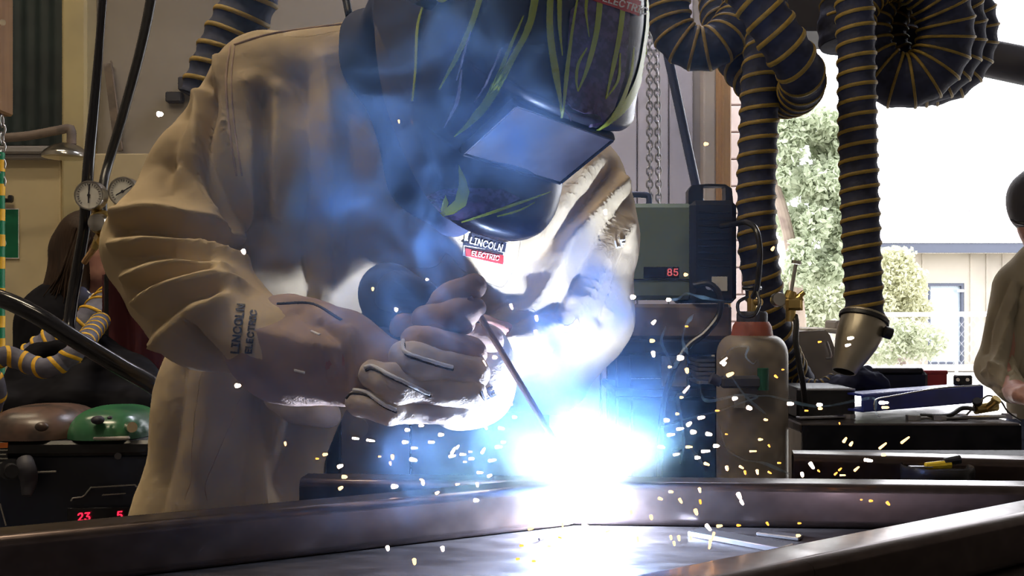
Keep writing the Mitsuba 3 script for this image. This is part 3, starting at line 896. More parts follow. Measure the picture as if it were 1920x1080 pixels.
t = new('machine_cart', 'brown steel cart with a dark shelf carrying the green power source', 'cart')
zc0 = P(0, 636, md)[2]
zb_ -= 0.012
obj(f'{t}__body', box(((x0 + x3) / 2, md + 0.17, (zb_ + zc0) / 2), (x3 - x0 - 0.02, 0.36, zb_ - zc0), 0.01), 'machine_brown', False)
zs = P(0, 664, md)[2]
obj(f'{t}__shelf', box(((x0 + x3) / 2, md + 0.17, (zc0 + zs) / 2), (x3 - x0, 0.42, zc0 - zs), 0.006), 'machine_navy', False)
for x in (x0 + 0.03, x3 - 0.03):
    for y in (md + 0.02, md + 0.32):
        part(t, 'post', box((x, y, zs / 2), (0.04, 0.04, zs), 0.004), 'machine_navy', False)
zlow = P(0, 727, md)[2]
obj(f'{t}__lower_shelf', box(((x0 + x3) / 2, md + 0.17, zlow - 0.012), (x3 - x0, 0.42, 0.024), 0.004), 'machine_navy', False)
part(t, 'lower_panel', box(((x0 + x3) / 2, md + 0.1, (zlow - 0.03) / 2 + 0.03), (x3 - x0 - 0.1, 0.2, zlow - 0.09), 0.006), 'machine_navy', False)
part(t, 'back_panel', box(((x0 + x3) / 2, md + 0.36, (zlow + zs) / 2), (x3 - x0 - 0.09, 0.012, zs - zlow - 0.004), 0.002), 'machine_navy', False)
# papers and boxes on the lower shelf
single('paper_sheet', box(P(1264, 696, md + 0.04), (0.072, 0.012, 0.088), 0.002, rotz(0.1)), 'paper_white', 'white card standing on the cart shelf, left of the paper stack', 'card', smooth=False)
for i in range(6):
    z = P(0, 724, md)[2] + 0.008 + i * 0.0125
    single('paper_stack', box((P(1327, 0, md + 0.1)[0] + 0.004 * math.sin(i * 2.1), md + 0.1, z), (0.083, 0.14, 0.0095), 0.001, rotz(0.03 * math.sin(i * 5))), 'paper_white',
           'thin white booklet in the pile on the cart shelf, ' + ('bottom one', 'second from below', 'third from below', 'fourth from below', 'second from the top', 'topmost one')[i], 'booklet', 'booklets on the cart shelf', smooth=False)
# black hose hanging in front of the power source
single('welding_cable', tube([P(1300, 535, md - 0.06), P(1330, 532, md - 0.07), P(1350, 555, md - 0.08), P(1348, 590, md - 0.08), P(1322, 625, md - 0.09), P(1290, 650, md - 0.09), P(1260, 700, md - 0.1), P(1240, 800, md - 0.1), P(1235, 1000, md - 0.1)], 0.009, 60, 10),
       'black_rubber', 'black cable drooping in front of the brown cart', 'cable')

# ------------------------------------------------------------------ gas cylinder
cd = 2.8
cc = P(1410, 0, cd); cc[2] = 0
r = 66 / FPX * cd
zs_ = P(0, 668, cd)[2]; zn = P(0, 628, cd)[2]; zc1 = P(0, 603, cd)[2]; ztp = P(0, 588, cd)[2]
t = new('gas_cylinder', 'brown-grey gas cylinder with red collar, left of the work table with the blue channel', 'gas cylinder')
prof = [(0, 0.005), (r * 0.9, 0), (r, 0.02)] + [(r, z) for z in np.linspace(0.05, zs_, 8)]
for a in np.linspace(0.1, 1, 9):
    prof.append((0.042 + (r - 0.042) * math.cos(a * math.pi / 2) ** 0.75, zs_ + (zn - zs_) * math.sin(a * math.pi / 2)))
prof += [(0.043, zn + 0.002)]
obj(f'{t}__body', lathe(prof + [(0, zn + 0.002)], cc, m=48), 'cylinder_brown')
obj(f'{t}__collar', lathe([(0.05, zn - 0.008), (0.055, zn - 0.004), (0.05, zc1 - 0.012), (0.043, zc1), (0, zc1)], cc, m=32), 'band_red')
obj(f'{t}__neck', lathe([(0.04, zc1 - 0.002), (0.04, ztp), (0.036, ztp + 0.006), (0, ztp + 0.006)], cc, m=28), 'duct_dark')
obj(f'{t}__valve', cat(lathe([(0.011, ztp), (0.013, ztp + 0.004), (0.013, ztp + 0.04), (0.009, ztp + 0.05), (0.009, ztp + 0.06)], cc, m=16),
                       cyl(cc + [0, 0, ztp + 0.03], cc + [0.02, -0.02, ztp + 0.03], 0.009, m=14)), 'brass')
part(t, 'handwheel', lathe([(0.006, 0), (0.024, 0.002), (0.026, 0.007), (0.024, 0.012), (0.006, 0.014)], cc + [0, 0, ztp + 0.06], m=10), 'black_plastic')
part(t, 'hazard_label', sheet(np.array([[[cc[0] + (r + 0.0012) * math.sin(a), cc[1] - (r + 0.0012) * math.cos(a), z] for z in (0.985, 1.02)] for a in np.linspace(-0.72, -0.4, 6)]), 0.001), 'paper_white', False)
single('gas_hose', tube([P(1352, 424, 2.95), P(1378, 420, 2.9), P(1400, 417, 2.8), P(1418, 432, 2.74), P(1425, 470, 2.73), P(1422, 520, 2.74), P(1418, 545, 2.75), P(1412, 557, 2.77)], 0.0075, 50, 10), 'black_rubber',
       'black gas hose arching from the power source to the cylinder valve', 'hose')
single('gas_hose', tube([P(1420, 548, 2.72), P(1424, 570, 2.70), P(1412, 592, 2.70), P(1388, 590, 2.72), P(1384, 568, 2.76), P(1402, 556, 2.78)], 0.0045, 50, 8), 'black_rubber',
       'thin black hose looped round the cylinder valve', 'hose')

# flow regulator right of it
rd = 2.75
t = new('flow_regulator', 'brass flow regulator with clear upright tube, right of the gas cylinder', 'regulator')
bc = P(1486, 570, rd)
obj(f'{t}__body', cat(box(bc, (0.042, 0.036, 0.034), 0.007), cyl(bc + [-0.005, 0, -0.012], bc + [-0.005, 0, -0.045], 0.013, m=16), cyl(bc, bc + [0.02, 0, 0.018], 0.012, m=16)), 'brass')
obj(f'{t}__flow_tube', cyl(P(1483, 548, rd), P(1493, 492, rd), 0.0115, 0.0105, 18), 'clear_plastic')
part(t, 'float_scale', cyl(P(1483.5, 546, rd), P(1492, 496, rd), 0.0045, m=10), 'nickel')
part(t, 'tube_cap', cyl(P(1492.5, 495, rd), P(1493.5, 489, rd), 0.0125, m=18), 'nickel')
part(t, 'tube_base', cyl(P(1480, 560, rd), P(1484, 546, rd), 0.016, 0.013, m=18), 'brass')
gc = P(1462, 561, rd - 0.01)
obj(f'{t}__gauge', lathe([(0, 0), (0.017, 0), (0.019, -0.006), (0.019, -0.018), (0.012, -0.024), (0, -0.024)], gc, (0.15, -1, 0.1), 28), 'nickel')
part(t, 'adjusting_knob', cyl(P(1498, 556, rd), P(1507, 548, rd), 0.007, m=14), 'brass')
part(t, 'adjusting_knob', cyl(P(1501, 582, rd), P(1501, 550, rd), 0.0055, m=14), 'brass')
single('gas_hose', tube([P(1491, 592, rd), P(1493, 610, rd - .02), P(1492, 640, rd - .03), P(1500, 690, rd - .02), P(1506, 725, rd + 0.02), P(1510, 765, rd + .06)], 0.0075, 40, 10), 'black_rubber',
       'black hose hanging straight down from the brass flow regulator', 'hose')

# ------------------------------------------------------------------ back table with tools, right
t = new('tool_table', 'long dark table with tools at the right, draped with black cloth', 'table')
zt2 = 0.945
x0, x1 = P(1494, 0, 2.75)[0], P(1905, 0, 2.75)[0]
obj(f'{t}__top', box(((x0 + x1) / 2, 3.0, zt2 - 0.012), (x1 - x0, 0.56, 0.024), 0.004), 'plate_steel', False)
V = np.array([[[x0 + 0.004 + (x1 - x0 - 0.008) * i / 60, 2.712 - 0.006 * min(1, k / 3) * (1 + math.sin(i * 0.9)), zt2 - 0.004 - 0.85 * k / 10] for k in range(11)] for i in range(61)])
obj(f'{t}__cloth', sheet(V, 0.003), 'black_cloth', True)
for x in (x0 + 0.05, x1 - 0.05):
    for y in (2.78, 3.22):
        part(t, 'leg', box((x, y, (zt2 - 0.024) / 2), (0.05, 0.05, zt2 - 0.024), 0.004), 'black_plastic', False)
bx = P(1545, 0, 2.85)
t = new('tool_case', 'low black case with a bright top edge on the left end of the tool table', 'case')
z1 = P(0, 727, 2.85)[2]
obj(f'{t}__body', box((bx[0], 2.93, (zt2 + z1) / 2), (0.155, 0.2, z1 - zt2), 0.006), 'black_plastic', False)
part(t, 'lid_edge', box((bx[0], 2.828, z1 - 0.003), (0.152, 0.006, 0.005), 0.001), 'bright_steel', False)
# blue channel leaning up to the right
a, b = P(1616, 756, 2.78), P(1842, 738, 2.95)
t = new('blue_channel', 'blue painted steel channel lying across the tool table', 'steel channel')
ex = unit(b - a); ey = unit(np.cross([0, 0, 1], ex)); ez = np.cross(ex, ey)
Rb = np.stack([ex, ey, ez], 1)
L = np.linalg.norm(b - a)
mid = (a + b) / 2
obj(f'{t}__web', box(mid, (L, 0.008, 0.046), 0.002, Rb), 'blue_paint', False)
part(t, 'flange', box(mid + ez * 0.021 + ey * 0.035, (L, 0.07, 0.006), 0.001, Rb), 'blue_paint', False)
part(t, 'flange', box(mid - ez * 0.021 + ey * 0.035, (L, 0.07, 0.006), 0.001, Rb), 'blue_paint', False)
# things behind the channel
t = new('grinder_box', 'dark toolbox lying behind the blue channel, left of the red box', 'toolbox')
obj(f'{t}__body', box(P(1672, 718, 3.12), (0.17, 0.12, 0.075), 0.01), 'machine_navy', False)
part(t, 'lid', box(P(1668, 693, 3.12), (0.15, 0.13, 0.016), 0.004), 'black_plastic', False)
part(t, 'latch', box(P(1640, 706, 3.055), (0.03, 0.006, 0.03), 0.003), 'strut_blue', False)
t = new('red_box', 'small red metal box behind the tools, beside the dark toolbox', 'box')
obj(f'{t}__body', box(P(1742, 716, 3.18), (0.08, 0.07, 0.066), 0.004), 'red_paint', False)
part(t, 'lid', box(P(1742, 697, 3.18), (0.084, 0.074, 0.012), 0.003), 'red_paint', False)
rg = blob([(S(1575, 722, 3.0, 22), S(1610, 712, 2.98, 20)), (S(1610, 712, 2.98, 20), S(1650, 722, 2.98, 18)), (S(1600, 705, 3.02, 14), S(1625, 695, 3.02, 10))], 0.02, 0.005)
v_ = np.array(rg.vertices); n_ = np.array(rg.vertex_normals)
rg.vertices = v_ + n_ * (0.02 * (meshkit.fbm(v_ * 38, 3, 2) - 0.5))[:, None]
single('shop_rag', rg, 'navy_cloth', 'crumpled dark blue rag under the fume nozzle on the tool table', 'rag', smooth=True)
t = new('clamp_block', 'black magnetic block with two bright holes standing on the blue channel', 'block')
c = P(1805, 713, 2.95)
m = box(c, (0.042, 0.03, 0.028), 0.003)
obj(f'{t}__body', m, 'black_plastic', False)
for sx in (-9, 9):
    part(t, 'hole_ring', cyl(P(1805 + sx, 712, 2.936), P(1805 + sx, 712, 2.932), 0.005, m=14), 'welt_white')
# bent wire on the channel
single('wire', tube([P(1640, 768, 2.74), P(1641, 750, 2.74), P(1676, 742, 2.8), P(1760, 728, 2.86), P(1838, 722, 2.9)], 0.0022, 30, 6), 'bright_steel', 'thin bright wire lying over the blue channel', 'wire')
# wrenches and metal bits along the front edge
for i, (xa, ya, xb, yb, lab) in enumerate([(1495, 784, 1590, 776, 'flat steel bar on the tool table below the black case'), (1712, 787, 1800, 782, 'slim steel wrench on the front edge of the tool table, under the blue channel'),
                                          (1760, 791, 1892, 783, 'long bright steel wrench at the right end of the tool table')]):
    a, b = P(xa, ya, 2.80), P(xb, yb, 2.84)
    a[2] = b[2] = zt2 + 0.006
    t = new('steel_tool', lab, 'tool')
    obj(f'{t}__shank', box((a + b) / 2, (np.linalg.norm(b - a), 0.022, 0.009), 0.003, frame_of(b - a)), 'bright_steel', False)
    for q in ((a, b) if i else (b,)):
        part(t, 'jaw', cyl(q - [0, 0, 0.005], q + [0, 0, 0.007], 0.019, m=6), 'bright_steel', False)
# brass fitting cluster
t = new('welding_torch', 'brassy torch head with hoses lying at the right end of the tool table', 'torch')
c = P(1850, 766, 2.8)
obj(f'{t}__body', cat(cyl(c + [-0.03, 0, -0.002], c + [0.03, 0.01, 0.006], 0.013, m=16), cyl(c + [0.0, 0, 0], c + [0.012, -0.02, 0.02], 0.009, m=14)), 'brass')
part(t, 'knob', lathe([(0, 0), (0.012, 0.001), (0.013, 0.008), (0.011, 0.012), (0, 0.012)], c + [0.012, -0.02, 0.02], (0.3, -0.6, 0.7), 10), 'brass')
part(t, 'knob', lathe([(0, 0), (0.012, 0.001), (0.013, 0.008), (0.011, 0.012), (0, 0.012)], c + [-0.028, -0.008, 0.014], (-0.3, -0.6, 0.7), 10), 'black_plastic')
part(t, 'hose', tube([c + [-0.03, 0, -0.002], c + [-0.06, 0.01, 0.0], c + [-0.1, 0.0, -0.018], c + [-0.17, 0.01, -0.02]], 0.006, 24, 8), 'black_rubber')
single('wire_loop', tube([P(1812, 778, 2.8), P(1830, 760, 2.8), P(1852, 742, 2.8), P(1876, 752, 2.8), P(1890, 772, 2.8), P(1916, 790, 2.8)], 0.0022, 30, 6), 'black_rubber', 'thin black wire looping over the brassy torch head', 'wire')

# grey machine behind the cylinder
t = new('grey_machine', 'light grey boxy machine standing between gas cylinder and fume nozzle', 'machine')
gd = 3.35
x0, x1 = P(1486, 0, gd)[0], P(1590, 0, gd)[0]
z1, z0 = P(0, 620, gd)[2], 0.55
poly = sg.Polygon([(1478, 735), (1478, 632), (1490, 622), (1548, 619), (1556, 628), (1566, 655), (1577, 682), (1577, 735)])
g = shapely.transform(poly, lambda c: np.stack([(c[:, 0] - 960) / FPX * gd, CAMZ - (c[:, 1] - HOR) / FPX * gd], 1))
m = trimesh.creation.extrude_polygon(g, 0.3, engine='earcut')
m.vertices = np.c_[m.vertices[:, 0], gd + 0.3 - m.vertices[:, 2], m.vertices[:, 1]]
m.fix_normals()
obj(f'{t}__body', m, 'machine_grey', False)
part(t, 'top_cap', box(P(1520, 618, gd + 0.15), (0.1, 0.26, 0.012), 0.003), 'paper_white', False)
part(t, 'head', box(P(1572, 613, gd + 0.1), (0.055, 0.12, 0.042), 0.006), 'machine_grey', False)
part(t, 'head_label', box(P(1577, 611, gd + 0.038), (0.015, 0.003, 0.02)), 'red_paint', False)
part(t, 'bracket', tube([P(1550, 640, gd - 0.02), P(1558, 668, gd - 0.02), P(1548, 672, gd - 0.02)], 0.004, 16, 8), 'bright_steel')
part(t, 'stand', box(P(1530, 735, gd + 0.15) * [1, 1, 0] + [0, 0, 0.47], (0.16, 0.26, 0.94), 0.01), 'machine_grey', False)
hose('thin striped hose curving down behind the regulator hose', [P(1478, 660, 3.2), P(1484, 695, 3.2), P(1500, 718, 3.15), P(1535, 726, 3.1), P(1566, 712, 3.1)], 0.022, 0.018)
# low ribbed and metal bits seen through the sparks at the cylinder's foot
t = new('valve_block', 'dark valve block with green tap in front of the gas cylinder', 'valve')
c = P(1388, 716, 2.69)
obj(f'{t}__body', cat(box(c, (0.1, 0.04, 0.03), 0.006), cyl(c + [-0.05, 0, 0], c + [-0.075, 0, 0.01], 0.014, m=14)), 'duct_dark')
mat('tap_green', (0.01, 0.08, 0.05), 0.5)
part(t, 'tap', cyl(c + [0.055, -0.01, -0.02], c + [0.055, -0.01, 0.035], 0.014, m=14), 'tap_green')
# ------------------------------------------------------------------ left part of the workshop
t = new('welding_curtain', 'dark teal welding curtain hanging at the left above the ledge', 'curtain')
xa, xb = P(-60, 0, BW)[0], P(136, 0, BW)[0]
V = np.array([[[xa + (xb - xa) * i / 60, BW - 0.06 + 0.004 * math.sin(i * 0.8), z] for z in np.linspace(4.4, zt + 0.04, 12)] for i in range(61)])
obj(f'{t}__sheet', sheet(V, 0.004), 'teal_curtain', True)
part(t, 'rail', cyl((xa - 0.1, BW - 0.06, 4.42), (xb + 0.1, BW - 0.06, 4.42), 0.02), 'machine_grey')
# emergency shower head on its arm
sd = 4.6
t = new('shower_head', 'steel emergency shower head on a pipe in front of the teal curtain', 'shower head')
c = P(123, 275, sd)
obj(f'{t}__dome', lathe([(0, 0.016), (0.03, 0.014), (0.06, 0.002), (0.088, -0.02), (0.097, -0.034), (0.097, -0.046), (0.086, -0.05), (0.03, -0.044), (0, -0.044)], c, m=40), 'nickel')
obj(f'{t}__drop_pipe', cyl(c + [0.022, 0, 0.012], c + [0.022, 0, 0.05], 0.008, m=12), 'galvanised')
obj(f'{t}__arm', tube([P(-60, 262, sd), P(40, 256, sd), P(100, 246, sd), P(130, 241, sd), P(134, 250, sd), P(134, 270, sd)], 0.02, 40, 12), 'machine_brown')
t = new('wall_lamp_box', 'small pale junction box with a stub pipe on the grey wall left of the shoulder', 'box')
obj(f'{t}__body', box(P(366, 160, BW - 0.06), (0.075, 0.1, 0.055), 0.008), 'paper_white', False)
part(t, 'conduit', cyl(P(378, 158, BW - 0.06), P(407, 156, BW - 0.06), 0.009, m=12), 'galvanised')
part(t, 'bracket', box(P(345, 160, BW - 0.05), (0.03, 0.1, 0.065), 0.006), 'duct_dark', False)
part(t, 'arm', box(P(328, 183, BW - 0.03), (0.08, 0.05, 0.05), 0.006), 'duct_dark', False)
# leaning steel angle
t = new('steel_angle', 'dark steel angle bar leaning against the grey wall between the black hoses', 'steel bar')
a, b = P(201, 119, 5.18), P(222, 284, 5.155)
ex = unit(b - a)
Ra = frame_of(ex, z=np.array([0.3, -1, 0.0]))
L = np.linalg.norm(b - a)
bar = cat(box((a + b) / 2, (L, 0.034, 0.008), 0.001, Ra), box((a + b) / 2 + Ra[:, 1] * 0.02 + Ra[:, 2] * 0.02, (L, 0.006, 0.045), 0.001, Ra))
obj(f'{t}__bar', bar, 'machine_brown', False)
# wood post, chain, striped band at the left edge
t = new('wooden_post', 'orange-brown wooden post at the left edge, above a hanging chain', 'post')
pd = 3.2
obj(f'{t}__post', box((P(-32, 0, pd)[0], pd, (P(0, 214, pd)[2] + 4.7) / 2), (0.138, 0.1, 4.7 - P(0, 214, pd)[2]), 0.006), 'wood_post', False)
part(t, 'bracket', box((P(-30, 0, pd)[0], pd - 0.052, P(0, 40, pd)[2]), (0.13, 0.006, 0.02)), 'paper_white', False)
part(t, 'screw', cyl(P(5, 42, pd - 0.05), P(5, 42, pd - 0.056), 0.009, m=10), 'jamb_beige')
t = new('chain', 'short steel chain hanging under the wooden post at the left edge', 'chain')
ms = []
for i in range(8):
    l = trimesh.creation.torus(0.011, 0.0036, 12, 6); l.vertices[:, 0] *= 1.5
    R = np.array([[0, 1, 0], [0, 0, 1], [1, 0, 0]], float) if i % 2 else np.array([[0, 0, 1], [0, 1, 0], [1, 0, 0]], float)
    l.vertices = l.vertices @ R.T + P(3, 219, pd) + np.array([0, 0, -0.012 - 0.026 * i])
    part(t, 'link', l, 'bright_steel', True)
t = new('striped_pole', 'green and yellow striped pole hanging at the left edge', 'pole')
a, b = P(-2, 286, pd), P(-2, 640, pd)
obj(f'{t}__core', cyl(a, [b[0], b[1], 0.0], 0.0165, m=18), 'paint_green')
for i, y in enumerate((300, 345, 392, 440, 482, 540, 592, 634)):
    part(t, 'yellow_band', cyl(P(-2, y, pd), P(-2, y + 22, pd), 0.0175, m=18), 'strip_orange')
# safety sign
t = new('safety_sign', 'green first-aid style safety sign with white symbols on the cream wall', 'sign')
sdp = BW - 0.07
def flat(px, d, th, bs, name, **k):
    g = px if isinstance(px, (sg.Polygon, sg.MultiPolygon)) else sg.Polygon(px)
    g = shapely.transform(g, lambda c: np.stack([(c[:, 0] - 960) / FPX * d, CAMZ - (c[:, 1] - HOR) / FPX * d], 1))
    m = cat(*[trimesh.creation.extrude_polygon(q, th, engine='earcut') for q in getattr(g, 'geoms', [g])])
    m.vertices = np.c_[m.vertices[:, 0], d - m.vertices[:, 2], m.vertices[:, 1]]
    m.fix_normals()
    return part(t, name, m, bs, False, **k)
flat(sg.box(-40, 391, 36, 485), sdp, 0.004, 'welt_white', 'border')
flat(sg.box(-37, 393, 34, 483), sdp - 0.004, 0.002, 'sign_green', 'panel')
sym = shapely.union_all([sg.Point(5, 456).buffer(7), sg.LineString([(2, 402), (5, 415), (3, 430)]).buffer(2.2), sg.LineString([(-6, 440), (4, 438), (6, 446)]).buffer(2)])
flat(sym, sdp - 0.006, 0.0012, 'dial_white', 'symbol')
single('wall_hook', cat(box(P(10, 376, sdp - 0.03), (0.06, 0.05, 0.018), 0.006), box(P(20, 372, sdp - 0.05), (0.02, 0.03, 0.03), 0.005)), 'black_plastic', 'black hook fixed to the cream wall above the green sign', 'hook')

# black hoses crossing the left wall and the pressure regulator with two gauges
single('black_hose', tube([P(203, -160, 2.25), P(197, -60, 2.25), P(191, 20, 2.25), P(180, 160, 2.24), P(166, 310, 2.22), P(160, 400, 2.24), P(158, 430, 2.26), P(146, 500, 2.28), P(133, 580, 2.28), P(128, 640, 2.25), P(130, 720, 2.2)], [0.0085, 0.0085, 0.0115, 0.0125, 0.013], 120, 14),
       'black_gloss', 'glossy black hose running down behind the left gauge', 'hose')
single('black_hose', tube([P(298, -120, 2.3), P(283, 0, 2.3), P(262, 100, 2.3), P(232, 210, 2.3), P(205, 300, 2.3), P(194, 345, 2.27), P(192, 385, 2.25), P(195, 412, 2.24)], [0.011, 0.0105, 0.0095], 100, 14),
       'black_rubber', 'matte black hose slanting down between the two gauges', 'hose')
t = new('gauge_regulator', 'brass pressure regulator with two round white gauges beside the sleeve', 'regulator')
gdp = 2.14


def gauge(px, py, rpx, ndl, d):
    r = rpx / FPX * d
    c = P(px, py, d)
    k = part(t, 'gauge', lathe([(0, 0.03), (r * 0.9, 0.03), (r, 0.025), (r, 0.002), (r * 0.97, -0.002), (r * 0.9, -0.002), (r * 0.88, 0.003), (0, 0.003)], c, (0, 1, 0), 48), 'nickel')
    dial = lathe([(0, 0.0), (r * 0.88, 0.0), (r * 0.88, 0.002), (0, 0.002)], c + [0, 0.0008, 0], (0, 1, 0), 40)
    obj(f'{k}__dial', dial, 'dial_white', False)
    ms = []
    for a in np.radians(np.linspace(-225, 45, 22)):
        e = np.array([math.cos(a), 0, -math.sin(a)])
        ms.append(box(c + e * r * 0.74, (r * 0.14, 0.0008, 0.0009), 0, frame_of(e, z=np.array([0, -1, 0.0])) @ np.eye(3)))
    obj(f'{k}__ticks', cat(*ms), 'print_black', False)
    e = np.array([math.sin(ndl), 0, math.cos(ndl)])
    obj(f'{k}__needle', cat(box(c + e * r * 0.1 + [0, -0.001, 0], (r * 1.25, 0.001, 0.0022), 0, np.stack([e, [0, 1, 0], np.cross(e, [0, 1.0, 0])], 1)), cyl(c + [0, 0, 0], c + [0, -0.002, 0], r * 0.1, m=12)), 'print_black', False)


gauge(166.5, 366, 28, 0.05, gdp)
gauge(230, 359, 28, 1.05, gdp + 0.03)
bc = P(197, 418, gdp + 0.045)
obj(f'{t}__body', cat(lathe([(0, -0.03), (0.02, -0.03), (0.025, -0.024), (0.025, -0.008), (0.021, -0.004), (0.021, 0.012), (0.014, 0.02), (0, 0.02)], bc, (0, 1, 0), 32),
                      cyl(bc, P(170, 384, gdp + 0.03), 0.007, m=14), cyl(bc, P(228, 375, gdp + 0.05), 0.007, m=14)), 'brass')
part(t, 'bonnet', lathe([(0, 0), (0.016, 0.0), (0.02, -0.006), (0.017, -0.02), (0.008, -0.022), (0, -0.022)], bc + [0.001, -0.03, -0.003], (0, 1, 0), 28), 'nickel')
part(t, 'outlet', cat(cyl(P(186, 440, gdp + 0.04), P(177, 466, gdp + 0.045), 0.008, m=12), cyl(P(184, 446, gdp + 0.03), P(189, 452, gdp + 0.0), 0.0095, m=6)), 'brass')
part(t, 'outlet_screw', trimesh.creation.icosphere(2, 0.004).apply_translation(P(198, 443, gdp)), 'nickel')
part(t, 'hose_tail', tube([P(178, 464, gdp + 0.045), P(166, 480, gdp + 0.05), P(158, 492, gdp + 0.06)], 0.0065, 12, 10), 'jamb_wood')

# ------------------------------------------------------------------ person with brown hair, far left
pt = new('person', 'person with long brown hair and dark jacket bending behind the gauges', 'person')
hd_ = 2.9


def ell(c, rx, ry, rz, R=None, n=3):
    m = trimesh.creation.icosphere(n, 1.0)
    m.vertices = m.vertices * [rx, ry, rz]
    if R is not None: m.vertices = m.vertices @ np.asarray(R).T
    m.vertices = m.vertices + c
    return m


hc = P(186, 478, hd_)
Hf = np.array([0.9, -0.25, -0.35]); Hf = unit(Hf)                 # the face looks right and down
hs = unit(np.cross(Hf, [0, 0, 1])); hu = np.cross(hs, Hf)
body = [((hc, 0.078), (hc + Hf * 0.03 - hu * 0.03, 0.066)), ((hc + Hf * 0.055 - hu * 0.045, 0.046), (hc + Hf * 0.05 - hu * 0.085, 0.032)),
        ((hc - hu * 0.06 - Hf * 0.02, 0.055), (P(166, 575, hd_), 0.055)),
        ((P(130, 640, hd_ + .02), 0.14), (P(140, 900, hd_ + 0.05), 0.13)), ((P(140, 900, hd_ + 0.05), 0.14), (P(150, 1050, hd_ + .08), 0.14)),
        ((P(105, 610, hd_ - .05), 0.07), (P(90, 780, hd_ - .1), 0.05)), ((P(90, 780, hd_ - .1), 0.05), (P(160, 870, hd_ - .16), 0.04)), ((P(160, 870, hd_ - .16), 0.04), (P(195, 868, hd_ - .19), 0.03)),
        ((P(190, 610, hd_ + .1), 0.07), (P(250, 760, hd_ + .05), 0.05)), ((P(250, 760, hd_ + .05), 0.05), (P(230, 870, hd_ - .1), 0.035))]
for sx in (-0.09, 0.09):
    hip = P(150, 1050, hd_ + .08) + [0, sx, 0]
    body += [((hip, 0.085), (np.array([hip[0], hip[1], 0.47]), 0.06)), ((np.array([hip[0], hip[1], 0.47]), 0.058), (np.array([hip[0] - 0.02, hip[1], 0.07]), 0.042)), ((np.array([hip[0] - 0.03, hip[1], 0.045]), 0.042), (np.array([hip[0] + 0.15, hip[1], 0.035]), 0.033))]
nose = hc + Hf * 0.098 - hu * 0.02
body += [((nose - Hf * 0.02 + hu * 0.018, 0.011), (nose, 0.011)), ((hc + Hf * 0.088 - hu * 0.058, 0.013), (hc + Hf * 0.086 - hu * 0.058 + hs * 0.012, 0.011))]
for s in (-1, 1):
    body.append(((hc + hs * s * 0.07 - hu * 0.012 - Hf * 0.01, 0.014), (hc + hs * s * 0.074 - hu * 0.035 - Hf * 0.008, 0.01)))
obj(f'{pt}__body', blob(body, 0.025, 0.009), 'skin_ruddy', True)
for s in (-1, 1):
    part(pt, 'eye', ell(hc + Hf * 0.083 + hs * s * 0.03 - hu * 0.0, 0.009, 0.011, 0.008), 'print_black', True)
# hair: a cap with long strands
hair = [((hc + hu * 0.026 - Hf * 0.048, 0.084), (hc - Hf * 0.062 - hu * 0.01, 0.08)), ((P(148, 452, hd_ + .03), 0.05), (P(130, 520, hd_ - .0), 0.05)), ((P(130, 520, hd_ - .0), 0.052), (P(104, 562, hd_ - .03), 0.045)), ((P(152, 440, hd_ - .04), 0.045), (P(140, 540, hd_ - .07), 0.036))]
hm = blob(hair, 0.03, 0.008)
st = []
g = np.random.default_rng(5)
for i in range(60):
    a = g.uniform(0, 1)
    s0 = P(140 + 28 * a, 425 + 20 * g.uniform(), hd_ - 0.07 - 0.02 * g.uniform())
    s1 = P(118 + 28 * a, 500, hd_ - 0.085 - 0.02 * g.uniform())
    s2 = P(88 + 60 * a + 8 * g.normal(), 545 + 25 * g.uniform(), hd_ - 0.08 - 0.03 * g.uniform())
    st.append(tube([s0, s1, s2], [0.004, 0.005, 0.001], 14, 5))
obj(f'{pt}__hair', hm, 'hair_brown', True)
part(pt, 'hair_strands', cat(*st), 'hair_brown', True, kind='stuff')
jk = [((P(122, 615, hd_ + .02), 0.13), (P(140, 880, hd_ + 0.05), 0.155)), ((P(104, 606, hd_ - .05), 0.09), (P(88, 780, hd_ - .1), 0.068)), ((P(88, 780, hd_ - .1), 0.068), (P(152, 866, hd_ - .15), 0.055)), ((P(190, 612, hd_ + .1), 0.085), (P(250, 760, hd_ + .05), 0.068)), ((P(250, 760, hd_ + .05), 0.066), (P(236, 862, hd_ - .08), 0.05)), ((P(140, 880, hd_ + 0.05), 0.16), (P(150, 1050, hd_ + .08), 0.165)), ((P(128, 575, hd_), 0.07), (P(150, 580, hd_), 0.06))]
obj(f'{pt}__jacket', blob(jk, 0.04, 0.012), 'black_cloth', True)
part(pt, 'scarf', tube([P(150, 548, hd_ - 0.1), P(165, 568, hd_ - 0.13), P(182, 572, hd_ - 0.12), P(196, 556, hd_ - 0.07)], [0.018, 0.024, 0.022, 0.016], 24, 12), 'navy_cloth', label='dark blue scarf')
part(pt, 'collar', tube([P(163, 548, hd_ - 0.12), P(176, 572, hd_ - 0.155), P(190, 575, hd_ - 0.14)], [0.005, 0.009, 0.006], 14, 8), 'paper_white', label='white shirt collar')
